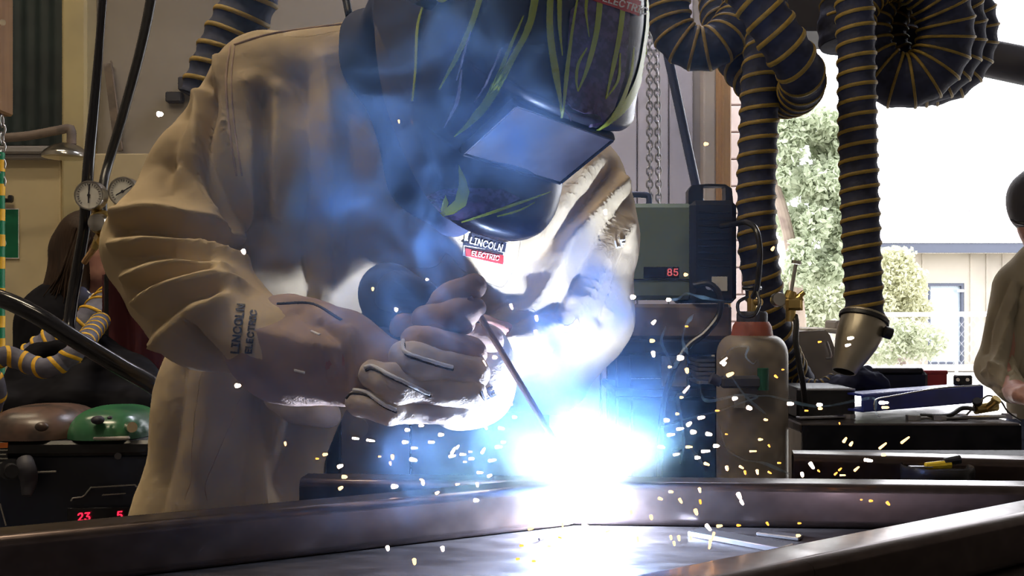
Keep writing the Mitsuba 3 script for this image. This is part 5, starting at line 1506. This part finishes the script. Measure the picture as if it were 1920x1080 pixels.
tongue = sg.Polygon([(1068, 20), (1078, 10), (1105, -20), (1180, -20), (1178, 60), (1170, 140), (1150, 205), (1128, 232), (1098, 239), (1072, 228), (1057, 205), (1058, 160), (1062, 90)])
flame(tongue, 'shell_purple', 'purple_panel')
for pts, wid in [([(1030, -20), (1029, 60), (1040, 140), (1053, 218)], (11, 12, 13, 1)), ([(1080, 0), (1070, 60), (1060, 140), (1053, 218)], (3, 5, 8, 2)), ([(1047, -15), (1047, 50), (1052, 105)], (9, 7, 1)),
                 ([(1124, -15), (1116, 60), (1098, 130), (1081, 172)], (11, 10, 9, 2)), ([(1098, 90), (1082, 120), (1078, 150), (1081, 172)], (2, 5, 5, 2)), ([(1100, -15), (1096, 20), (1102, 70)], (6, 4, 1)),
                 ([(1168, -10), (1160, 60), (1146, 130), (1133, 186)], (9, 9, 8, 2)), ([(1160, 100), (1156, 150), (1133, 186)], (2, 5, 2)), ([(1214, -10), (1212, 60), (1195, 150), (1160, 212), (1112, 247)], (8, 10, 12, 14, 1)), ([(1186, 90), (1178, 150), (1150, 215), (1112, 247)], (2, 6, 8, 1))]:
    flame(ribbon(pts, wid), 'flame_green', lift=0.0013)
for pts, wid in [([(905, -15), (885, 50), (860, 105), (825, 168)], (9, 10, 8, 1)), ([(1004, -15), (990, 50), (960, 110), (925, 175), (880, 230), (852, 255)], (14, 12, 10, 12, 16, 1)), ([(980, 30), (955, 90), (930, 150), (895, 210), (852, 255)], (2, 6, 6, 8, 1)),
                 ([(800, 0), (786, 50), (782, 130), (776, 190)], (3, 5, 4, 3)), ([(816, -10), (830, 2), (850, -8)], (6, 8, 4))]:
    flame(ribbon(pts, wid), 'flame_green', lift=0.0013)
for pts, wid in [([(868, 130), (858, 190), (834, 238)], (2, 7, 1)), ([(885, 60), (870, 110), (858, 150)], (2, 3, 1)), ([(940, 90), (915, 150), (890, 190)], (2, 3, 1))]:
    flame(ribbon(pts, wid), 'flame_pale', lift=0.0013)
# chin graphics
flame(sg.Polygon([(795, 370), (830, 355), (880, 352), (940, 355), (975, 372), (930, 395), (860, 412), (815, 408)]), 'shell_purple', 'purple_panel')
for poly in ([(859, 310), (872, 335), (879, 360), (873, 385), (850, 400), (807, 408), (830, 396), (853, 375), (860, 345)], [(836, 365), (842, 380), (835, 397), (806, 408), (828, 392)], [(783, 365), (795, 372), (797, 384), (788, 392)]):
    flame(sg.Polygon(poly).buffer(0), 'flame_green', lift=0.0013)
flame(ribbon([(866, 414), (920, 398), (980, 378), (1030, 360)], (2, 5, 5, 1)), 'flame_green', lift=0.0013)
flame(ribbon([(930, 405), (970, 395), (1000, 380)], (2, 4, 1)), 'flame_green', lift=0.0013)
# forehead label
try:
    kb = part(hl, 'label', decal(hat, [(1112, -35), (1198, 4), (1194, 31), (1108, 2)], 0.0005, 6, 0.002), 'print_red', 30)
    part(kb, 'lettering', decal(hat, text_px('ELECTRIC', (1124, 3), (0.95, 0.3), (-0.3, 0.95), 13), 0.0005, 4, 0.0028), 'print_white', 30)
except Exception as e:
    print('label skipped', e)

# ---- right hand: gauntlet and fist round the electrode holder
gl = f'{w}__glove'
G = [(S(535, 655, 1.245, 100), S(640, 672, 1.205, 84)), (S(640, 672, 1.205, 84), S(720, 695, 1.18, 62)), (S(500, 640, 1.255, 80), S(560, 660, 1.23, 96))]
gm = blob(G, 0.02, 0.004)
gat = cast(gm)
ridges(gm, [([(560, 580), (600, 640), (610, 720)], 0.012, -0.005), ([(480, 620), (560, 640), (640, 650)], 0.014, 0.004), ([(600, 600), (640, 650), (650, 720)], 0.008, -0.006), ([(655, 620), (668, 690), (660, 750)], 0.007, 0.005)], gat)
v_ = np.array(gm.vertices); n_ = np.array(gm.vertex_normals)
gm.vertices = v_ + n_ * (0.007 * (meshkit.fbm(v_ * [24, 24, 18], 3, 6) - 0.5))[:, None]
obj(f'{gl}__cuff', gm, 'suede_brown', True)
gat = cast(gm)
for pts in ([(520, 548 + 22), (585, 570), (640, 600)],):
    seam(pts, 0.0018, 'suede_dark', 'cuff_seam', gl, gat)
for pts in ([(583, 621), (600, 628)], [(552, 694), (572, 699)]):
    seam(pts, 0.0016, 'welt_white', 'scuff', gl, gat, 10)
hand = [(S(905, 690, 1.260, 60), S(860, 745, 1.250, 62)), (S(890, 720, 1.275, 70), S(740, 700, 1.275, 60)),
        (S(905, 650, 1.270, 45), S(905, 740, 1.260, 50))]
fing = [((880, 662, 1.170, 33), (800, 648, 1.145, 33), (778, 640, 1.155, 28)),
        ((885, 700, 1.160, 34), (785, 680, 1.130, 36), (758, 668, 1.145, 30)),
        ((880, 735, 1.155, 33), (745, 720, 1.125, 34), (698, 702, 1.140, 28)),
        ((860, 765, 1.160, 30), (730, 762, 1.135, 31), (672, 755, 1.145, 26))]
hm = blob(hand, 0.02, 0.0032)
obj(f'{gl}__palm', hm, 'suede_cream', True)
for i, fg in enumerate(fing):
    s_ = [S(*q_) for q_ in fg]
    fm = blob([(s_[0], s_[1]), (s_[1], s_[2])], 0.012, 0.003)
    vv = np.array(fm.vertices); nn = np.array(fm.vertex_normals)
    fm.vertices = vv + nn * (0.005 * (meshkit.fbm(vv * 55, 3, i) - 0.5))[:, None]
    k = part(gl, 'finger', fm, 'suede_tan' if i == 0 else 'suede_cream', True)
allh = cat(*[hm], *[trimesh.Trimesh(meshkit.WRITTEN[scene[k]['filename']][0], meshkit.WRITTEN[scene[k]['filename']][1], process=False) for k in scene if k.startswith(gl + '__finger')])
fat = cast(allh)
for pts in ([(648, 742), (660, 733), (690, 738), (718, 757), (742, 768)], [(684, 690), (700, 688), (740, 708), (790, 732), (806, 738)], [(756, 640), (760, 660), (790, 672), (830, 684), (848, 688)]):
    seam(pts, 0.0023, 'welt_white', 'welt', gl, fat, 40, 0.001)
    seam([(x + 2, y + 5) for x, y in pts], 0.0014, 'stitch_dark', 'stitch_line', gl, fat, 40, 0.0006)
part(gl, 'thumb', blob([(S(915, 640, 1.240, 30), S(850, 626, 1.215, 30)), (S(850, 626, 1.215, 30), S(800, 622, 1.220, 27))], 0.012, 0.003), 'suede_tan', True)
try:
    part(gl, 'lettering', decal(fat, text_px('LE', (905, 752), (0.9, -0.42), (0.42, 0.9), 18), 0.0005, 4, 0.001), 'print_black', 30)
except Exception as e:
    print('glove lettering', e)
part(gl, 'cuff_lining', blob([(S(520, 745, 1.410, 26), S(600, 765, 1.380, 26)), (S(560, 760, 1.400, 34), S(620, 782, 1.380, 18))], 0.02, 0.004), 'suede_cream', True)

# ---- left hand holding the rod
g2 = f'{w}__glove_001'
gm = blob([(S(905, 648, 1.37, 40), S(820, 615, 1.27, 50)), (S(820, 612, 1.27, 52), S(745, 575, 1.24, 56)), (S(745, 570, 1.25, 64), S(728, 548, 1.25, 56)), (S(700, 620, 1.30, 40), S(780, 640, 1.26, 45))], 0.02, 0.004)
obj(f'{g2}__palm', gm, 'suede_dark', True)
part(g2, 'thumb', blob([(S(800, 590, 1.2, 32), S(850, 560, 1.185, 29)), (S(850, 560, 1.185, 29), S(888, 537, 1.18, 25))], 0.012, 0.003), 'suede_tan', True, label='tan thumb')
for i, fg in enumerate([((790, 560, 1.20, 36), (745, 545, 1.20, 34), (730, 560, 1.215, 28)), ((800, 600, 1.185, 30), (860, 590, 1.17, 28), (890, 578, 1.175, 22)), ((760, 615, 1.20, 30), (830, 612, 1.18, 27), (870, 606, 1.18, 22)), ((720, 640, 1.215, 28), (790, 640, 1.19, 26), (830, 636, 1.19, 22))]):
    s_ = [S(*q_) for q_ in fg]
    part(g2, 'finger', blob([(s_[0], s_[1]), (s_[1], s_[2])], 0.012, 0.003), 'suede_dark' if i in (0, 3) else 'suede_tan', True)

# ---- what the hands hold
t = new('welding_rod', 'thin brown welding rod held between thumb and finger, pointing into the arc', 'rod')
ra, rb = P(880, 558, 1.165), ARC + np.array([-0.008, -0.006, 0.03])
obj(f'{t}__flux', tube([ra, ra + (rb - ra) * 0.93], 0.0036, 10, 12), 'rod_flux', True)
part(t, 'core', tube([ra + (rb - ra) * 0.92, rb], 0.0022, 4, 10), 'bright_steel', True)
# ------------------------------------------------------------------ arc, sparks, smoke
t = new('welding_arc', 'blinding white welding arc where the slanting tube meets the long tube', 'arc')
am = trimesh.creation.icosphere(3, 0.011); am.vertices = am.vertices * [0.7, 0.7, 1.0] + ARC
scene[f'{t}__flame'] = mikit.ply(am, 'glow_dark', smooth=True, emitter=emit(ARC_POWER, 3.0))

# sparks: hot droplets flying off, each a small streak of its own: (x, y, length px, angle, thickness px, heat)
sp = [(300, 214, 3, 0, 11, 2), (457, 472, 3, 70, 9, 2), (446, 723, 4, 0, 9, 2), (776, 187, 5, 80, 6, 1), (832, 189, 5, 80, 6, 1), (748, 228, 4, 80, 4, 1), (776, 99, 2, 80, 4, 1), (987, 252, 4, 90, 7, 1), (946, 398, 4, 80, 8, 2),
      (1135, 398, 4, 80, 8, 2), (1324, 270, 3, 0, 7, 1), (1187, 557, 2, 0, 10, 2), (1254, 562, 3, 0, 8, 2), (1286, 515, 2, 0, 7, 1), (1226, 604, 5, -50, 7, 2), (1449, 466, 4, -60, 6, 1), (743, 580, 3, 90, 8, 2), (699, 542, 3, 90, 5, 1),
      (801, 524, 2, 0, 5, 2), (839, 605, 2, 0, 8, 2), (890, 558, 2, 0, 6, 2), (959, 575, 7, 70, 6, 2), (1006, 597, 6, 80, 7, 2), (1005, 625, 8, 75, 7, 2), (928, 670, 3, 0, 8, 2), (883, 735, 3, 60, 7, 2), (908, 682, 8, 60, 6, 2),
      (1223, 639, 3, 0, 8, 1), (1225, 664, 5, 80, 8, 2), (1276, 671, 4, 0, 11, 2), (1288, 695, 4, 80, 8, 1), (1357, 676, 14, -38, 5, 2), (1358, 682, 4, -40, 7, 2), (1369, 702, 8, -25, 8, 1), (1287, 730, 14, -50, 5, 2), (1378, 747, 4, -10, 8, 2),
      (1482, 757, 6, 0, 8, 2), (1537, 759, 5, 0, 8, 2), (1538, 766, 3, 0, 6, 1), (1512, 770, 4, 0, 4, 0), (1657, 755, 13, 0, 7, 2), (1660, 764, 9, 0, 6, 1), (1405, 765, 4, 20, 9, 2), (1574, 794, 2, 80, 3, 0), (1436, 787, 4, 10, 5, 1),
      (1697, 825, 16, -38, 5, 1), (1655, 836, 14, -42, 5, 1), (1584, 825, 7, -60, 6, 1), (1596, 832, 5, -60, 6, 1), (1628, 863, 11, 8, 7, 2), (1606, 879, 9, -45, 5, 1), (1657, 853, 4, 0, 6, 1), (1522, 873, 8, 60, 8, 2), (1535, 883, 3, 40, 4, 0),
      (1575, 880, 5, -40, 4, 0), (1567, 888, 5, -40, 4, 0), (1580, 891, 8, 0, 4, 1), (1504, 890, 4, 80, 7, 2), (1412, 846, 11, 0, 4, 1), (1426, 824, 5, 0, 5, 1), (1442, 836, 3, 60, 4, 0), (1362, 814, 3, 0, 3, 0), (1461, 868, 4, 0, 4, 0),
      (1329, 814, 6, 10, 8, 2), (1323, 846, 12, -5, 6, 2), (1343, 836, 5, 0, 8, 2), (1308, 858, 5, 0, 7, 2), (1325, 870, 6, 20, 6, 1), (1363, 878, 4, 80, 7, 1), (1390, 876, 6, 30, 5, 1), (1397, 886, 4, 80, 5, 0), (1420, 885, 5, 80, 6, 1), (1443, 886, 5, 30, 4, 0),
      (1595, 634, 7, -10, 7, 2), (1590, 647, 7, -15, 6, 2), (1652, 645, 9, -60, 5, 2), (1537, 641, 4, -10, 4, 0), (1468, 693, 3, 0, 3, 0), (1455, 706, 4, 40, 5, 0), (1256, 688, 3, 0, 5, 1), (1288, 612, 2, 0, 4, 0), (1287, 612, 2, 0, 4, 0),
      (1300, 810, 4, 0, 9, 2), (1292, 795, 5, -40, 8, 2), (1315, 783, 8, -10, 7, 2), (1275, 804, 9, -10, 6, 2), (1345, 770, 5, 0, 4, 0), (1250, 788, 4, 0, 8, 2), (1270, 776, 3, 0, 5, 1), (1292, 838, 9, 0, 5, 1), (1278, 745, 3, 0, 5, 1), (1258, 815, 10, -10, 6, 2), (1240, 838, 8, 10, 6, 2), (1268, 852, 8, -10, 5, 2),
      (610, 852, 5, -10, 6, 1), (595, 860, 3, 0, 4, 0), (535, 832, 4, 80, 5, 1), (638, 874, 5, -20, 8, 2), (646, 894, 4, 0, 8, 1), (639, 915, 4, -30, 7, 1), (667, 822, 10, 5, 5, 2), (695, 826, 12, 8, 5, 2), (740, 912, 6, 0, 9, 2), (736, 857, 4, 80, 7, 1), (732, 869, 4, 80, 5, 0), (712, 856, 3, 0, 4, 0),
      (760, 829, 6, 0, 7, 2), (777, 840, 8, 0, 5, 2), (775, 862, 8, 10, 8, 2), (764, 806, 4, 0, 7, 2), (790, 798, 5, 0, 6, 2), (809, 829, 7, 0, 6, 2), (827, 815, 5, 0, 7, 2), (850, 845, 10, -60, 6, 2), (848, 855, 9, -10, 6, 2), (868, 852, 8, 0, 5, 2), (882, 847, 4, 0, 4, 1), (884, 860, 6, 0, 6, 2), (858, 838, 5, -50, 5, 2), (872, 866, 4, 0, 4, 1),
      (793, 905, 5, 80, 7, 2), (790, 899, 3, 0, 4, 1), (820, 924, 4, -30, 6, 1), (858, 908, 5, -10, 4, 1), (893, 938, 4, 0, 8, 2), (895, 909, 4, 80, 6, 2), (900, 886, 8, 5, 5, 2), (918, 892, 5, -20, 6, 2), (923, 863, 10, -10, 6, 2), (906, 845, 8, -60, 6, 2), (935, 838, 9, -5, 6, 2), (944, 829, 4, 0, 6, 2), (940, 803, 7, 10, 6, 2), (910, 800, 8, 60, 6, 2), (916, 775, 6, 10, 6, 2), (965, 782, 4, 0, 6, 2), (958, 756, 5, 60, 6, 2),
      (1238, 935, 4, 20, 6, 1), (1258, 922, 4, 0, 6, 1), (1276, 939, 6, 60, 6, 1), (1312, 919, 5, 80, 6, 1), (1313, 941, 5, 80, 5, 0), (1386, 930, 7, 65, 9, 2), (1391, 942, 5, 60, 7, 2), (1305, 960, 6, 70, 8, 1), (1221, 970, 4, 80, 7, 1), (1184, 960, 4, 80, 5, 1), (1328, 989, 9, 50, 8, 2), (1349, 986, 7, -5, 6, 1), (1385, 985, 4, 0, 5, 0), (1439, 982, 4, 60, 5, 0), (1499, 981, 4, 0, 4, 0), (1497, 1004, 4, 0, 6, 1), (1633, 939, 4, 0, 5, 0), (1665, 944, 4, 50, 6, 0), (1615, 937, 2, 0, 3, 0),
      (1258, 1008, 5, 80, 5, 1), (1273, 1009, 6, 80, 6, 1), (1264, 1019, 5, 80, 5, 1), (1295, 1009, 5, 80, 5, 1), (1196, 1011, 7, 85, 5, 1), (1111, 1000, 8, 5, 5, 2), (1075, 1000, 9, 85, 5, 2), (1070, 965, 10, 88, 4, 2), (1055, 985, 8, 88, 4, 1), (1040, 953, 7, 85, 6, 2), (1090, 960, 9, 88, 5, 2), (1125, 965, 10, 85, 4, 2), (1098, 985, 9, 20, 7, 2), (1130, 990, 8, 10, 5, 2), (1140, 996, 7, -20, 4, 1), (995, 991, 6, -10, 6, 1), (978, 1023, 4, 0, 5, 0), (1030, 1024, 4, 0, 5, 1),
      (727, 1028, 4, 80, 8, 2), (830, 1029, 4, 80, 8, 2), (777, 1053, 6, 85, 8, 1), (971, 1048, 4, 0, 5, 0), (1001, 1052, 4, 0, 5, 0), (1050, 1008, 5, 20, 4, 0), (1337, 1005, 12, 105, 5, 1), (1331, 1020, 14, 100, 6, 1)]
HEAT = [(3.2, 0.9, 0.12), (5.5, 2.4, 0.7), (9.0, 6.0, 4.2)]
g = np.random.default_rng(11)
cap0 = trimesh.creation.icosphere(1, 1.0)
dec = np.array(cap0.vertices)
for (x, y, ln, ang, th, heat) in sp:
    off = np.hypot(x - 1088, y - 862)
    d = 1.17 + 0.05 * g.uniform(-1, 1)
    if 700 < x < 1500 and y > 895: d = min(1.2, max(0.9, (0.2 - 0.012) * FPX / max(y - HOR, 1)) - 0.005) if y > 930 else 1.17
    if x < 700: d = 1.02 + 0.05 * g.uniform(-1, 1) if y < 800 else 1.06
    if x > 1400 and y < 900: d = 1.2 + 0.04 * g.uniform(-1, 1)
    if y > 1015: d = 0.92
    c = P(x, y, d)
    r = th / 2 / FPX * d * 0.95; hl_ = ln / 2 / FPX * d
    a = math.radians(ang)
    ex = unit(np.array([math.cos(a), 0.25 * g.uniform(-1, 1), -math.sin(a)]))
    F3 = frame_of(ex, z=np.array([0.1, -1, 0.2]))
    v = dec * [r, r, r]
    v[:, 0] += np.sign(dec[:, 0]) * hl_ * (np.abs(dec[:, 0]) > 0.1)
    v[:, 1:] *= (1 - 0.25 * (v[:, :1] / max(r + hl_, 1e-6)))
    look_ = ('small dull orange', 'orange', 'white-hot')[heat] + (' streaking' if ln >= 8 else '')
    if y > 1000: where = 'over the bare table top'
    elif y > 905: where = 'before the face of the long tube, right of the arc' if x > 1150 else ('falling right below the arc' if x > 1000 else 'before the slanting tube')
    elif x > 1480: where = 'before the tool table, right of the gas cylinder'
    elif x > 1340: where = 'before the gas cylinder' if y < 800 else 'low before the foot of the gas cylinder'
    elif x > 1210: where = 'right of the arc, level with it' if y > 700 else 'before the brown machine cart or the wall above it'
    elif x > 980 and y < 700: where = 'before the pale bib'
    elif y < 420: where = 'before the helmet' if x > 700 else 'before the beige jacket'
    elif x < 560: where = 'before the beige jacket'
    elif y < 790: where = 'around the gloved hands'
    else: where = 'left of the arc, before the grey cabinet'
    k = new('spark', f'{look_} spark {where}', 'spark', 'sparks flying from the weld')
    scene[k] = mikit.ply(trimesh.Trimesh(v @ F3.T + c, cap0.faces, process=False), 'glow_dark', smooth=True, emitter=emit(HEAT[heat], 0.0))

TRAILS = [([(1248, 612), (1240, 640), (1252, 668), (1262, 690), (1275, 668), (1282, 650)], 'thin smoke trail curling before the machine cart'),
          ([(1300, 590), (1285, 612), (1280, 640), (1290, 665)], 'short smoke trail left of the gas cylinder top'),
          ([(1254, 562), (1272, 560), (1286, 550), (1310, 556), (1340, 562), (1375, 566)], 'thin smoke trail wandering before the cart top'),
          ([(1240, 800), (1300, 782), (1350, 770), (1390, 755), (1420, 744), (1390, 740), (1330, 752), (1315, 740), (1312, 715)], 'long bluish smoke trail before the lower gas cylinder'),
          ([(1395, 745), (1440, 742), (1480, 752), (1530, 762), (1570, 758), (1610, 750), (1640, 748), (1642, 775), (1650, 782)], 'long smoke trail stretching right across the tool table'),
          ([(1352, 672), (1375, 652), (1402, 650), (1398, 668), (1412, 682), (1418, 676)], 'puffed smoke trail before the gas cylinder shoulder'),
          ([(1262, 845), (1290, 838), (1308, 858), (1324, 884)], 'pale smoke trail falling right of the arc'),
          ([(1290, 700), (1288, 735), (1270, 745), (1278, 790), (1282, 830), (1276, 870)], 'upright smoke trail before the cart post'),
          ([(1350, 800), (1362, 840), (1395, 862), (1430, 868), (1480, 888)], 'faint smoke trail above the long tube'),
          ([(1370, 705), (1400, 745), (1440, 780)], 'straight smoke trail crossing the gas cylinder')]
scene['trail_air'] = {'type': 'homogeneous', 'albedo': {'type': 'rgb', 'value': [0.45, 0.75, 0.98]}, 'sigma_t': 26.0, 'phase': {'type': 'isotropic'}}
g = np.random.default_rng(21)
for pts, lab in TRAILS:
    q_ = spline([P(x, y, 1.47 + 0.05 * math.sin(i)) for i, (x, y) in enumerate(pts)], 40)
    rad = 0.0011 + 0.0022 * g.uniform(0, 1, 7) ** 2
    rad[0] = rad[-1] = 0.0006
    k = new('smoke_trail', lab, 'smoke', 'thin smoke trails right of the arc')
    scene[k] = mikit.ply(tube(None, rad, path=q_, m=8), {'type': 'null'}, smooth=True, interior={'type': 'ref', 'id': 'trail_air'})

# smoke: a density grid over the weld, lit by the arc
import scipy.ndimage as ndi
SLO, SHI = np.array([-0.36, 0.94, 1.0]), np.array([0.26, 1.345, 1.68])
hs_ = 0.004
nn_ = np.ceil((SHI - SLO) / hs_).astype(int)
gx, gy, gz = (SLO[k] + (np.arange(nn_[k]) + 0.5) * (SHI[k] - SLO[k]) / nn_[k] for k in range(3))
X, Y, Z = np.meshgrid(gx, gy, gz, indexing='ij')


def fnoise(freq, seed, octs=3):
    """Smooth noise over the smoke box, zero mean, about unit range."""
    g_ = np.random.default_rng(seed)
    out = np.zeros(nn_, np.float32); amp = 1.0
    for o in range(octs):
        n3 = np.maximum(2, np.ceil((SHI - SLO) * freq * 2 ** o).astype(int) + 3)
        a_ = g_.uniform(-1, 1, n3).astype(np.float32)
        z_ = ndi.zoom(a_, (nn_ + 2) / (n3 - 1.0), order=2, mode='nearest', grid_mode=False)
        out += amp * z_[:nn_[0], :nn_[1], :nn_[2]]
        amp *= 0.5
    return out


wx_, wz_, wy_ = fnoise(7, 1), fnoise(7, 2), fnoise(7, 3)
n1, n2 = fnoise(10, 4, 4), fnoise(24, 5, 3)
WX, WY, WZ = X + 0.026 * wx_ + 0.010 * n2, Y + 0.02 * wy_, Z + 0.026 * wz_ - 0.010 * n1
wisp = 1.6 * np.clip(1 - np.abs(ndi.map_coordinates(fnoise(11, 6, 2) + 0.3 * n2, np.stack([(WX - SLO[0]) / (SHI[0] - SLO[0]) * nn_[0], (Y - SLO[1]) / (SHI[1] - SLO[1]) * nn_[1], (WZ - SLO[2]) / (SHI[2] - SLO[2]) * nn_[2]]), order=1, mode='nearest')) * 3.0, 0, 1) ** 1.5       # thin folded veils


def puff(px, py, d, rpx, aspect=(1, 1, 1)):
    c = P(px, py, d); r = rpx / FPX * d
    q_ = ((WX - c[0]) / aspect[0]) ** 2 + ((WY - c[1]) / aspect[1]) ** 2 + ((WZ - c[2]) / aspect[2]) ** 2
    return np.exp(-(q_ / (1.15 * r * r)) ** 1.6)


tex = np.clip(0.5 + 0.95 * n1, 0.05, 2)
dens0 = 0.45 * puff(610, 330, 1.03, 210, (1.0, 1, 1.1)) * (0.4 + 0.7 * tex)
core = 9.0 * puff(1098, 808, 1.22, 112, (1.05, 0.45, 1.12)) * (0.75 + 0.45 * tex)
dens = dens0
dens += 3.0 * puff(1090, 640, 1.2, 85, (1.1, 0.8, 1.3)) * tex
dens += 2.2 * puff(1040, 530, 1.2, 80, (1.2, 0.9, 1.0)) * tex
dens += 9.0 * puff(620, 385, 1.03, 50, (1.15, 1, 0.95)) * (0.5 + tex) + 8.0 * puff(585, 385, 1.03, 28) * (0.5 + tex)
dens += 7.5 * puff(690, 330, 1.03, 75, (1.2, 1, 0.7)) * tex * (0.3 + 1.2 * wisp) + 7.0 * puff(720, 420, 1.04, 70, (1.4, 1, 0.55)) * tex * (0.3 + 1.2 * wisp)
dens += 5.0 * puff(790, 470, 1.06, 70, (1.2, 1, 0.8)) * tex * (0.2 + 1.5 * wisp)
dens += 1.9 * puff(860, 180, 1.02, 190, (1.0, 1, 0.95)) * (0.35 + 0.8 * tex) * (0.6 + 0.7 * wisp)
dens += 1.2 * puff(900, 300, 1.02, 110, (1.2, 1, 0.7)) * tex * (0.5 + wisp)
dens += 0.9 * puff(760, 620, 1.05, 110, (1.3, 1, 0.6)) * tex * (0.4 + wisp)
dens += 0.7 * puff(960, 850, 1.14, 130, (1.6, 1, 0.35)) * tex + 0.35 * puff(850, 950, 1.1, 160, (1.5, 1, 0.5)) * tex
dens += 1.0 * puff(1190, 620, 1.2, 45, (0.8, 1, 1.9)) * (0.3 + 1.2 * wisp) * tex
veil = np.clip(1.15 - np.abs(ndi.map_coordinates(fnoise(17, 31, 3), np.stack([(WX - SLO[0]) / (SHI[0] - SLO[0]) * nn_[0], (WY - SLO[1]) / (SHI[1] - SLO[1]) * nn_[1], (WZ - SLO[2]) / (SHI[2] - SLO[2]) * nn_[2]]), order=1, mode='nearest')) * 2.0, 0, 1.15)
dens = dens * (0.25 + 1.6 * veil)
dens = core + 2.2 * dens + 0.05
edge = np.minimum.reduce([X - SLO[0], SHI[0] - X, Y - SLO[1], SHI[1] - Y, Z - SLO[2], SHI[2] - Z])
dens *= np.clip(edge / 0.05, 0, 1) ** 1.5
SMOKE = 2.1
dens = np.clip(dens * SMOKE, 0, 28).astype(np.float32)
scene['smoke'] = mikit.ply(box((0.06, 1.16, 1.335), (1.16, 0.56, 0.7)), {'type': 'null'}, smooth=False, interior={
    'type': 'heterogeneous', 'albedo': {'type': 'rgb', 'value': [0.29, 0.53, 0.97]},
    'sigma_t': {'type': 'gridvolume', 'grid': mi.VolumeGrid(np.ascontiguousarray(dens.transpose(2, 1, 0))[..., None]), 'filter_type': 'trilinear',
                'to_world': T().translate(SLO.tolist()).scale((SHI - SLO).tolist())},
    'phase': {'type': 'hg', 'g': 0.0}})
labels['smoke'] = {'label': 'blue-white welding smoke drifting from the arc across the jacket and helmet', 'category': 'smoke', 'kind': 'stuff'}
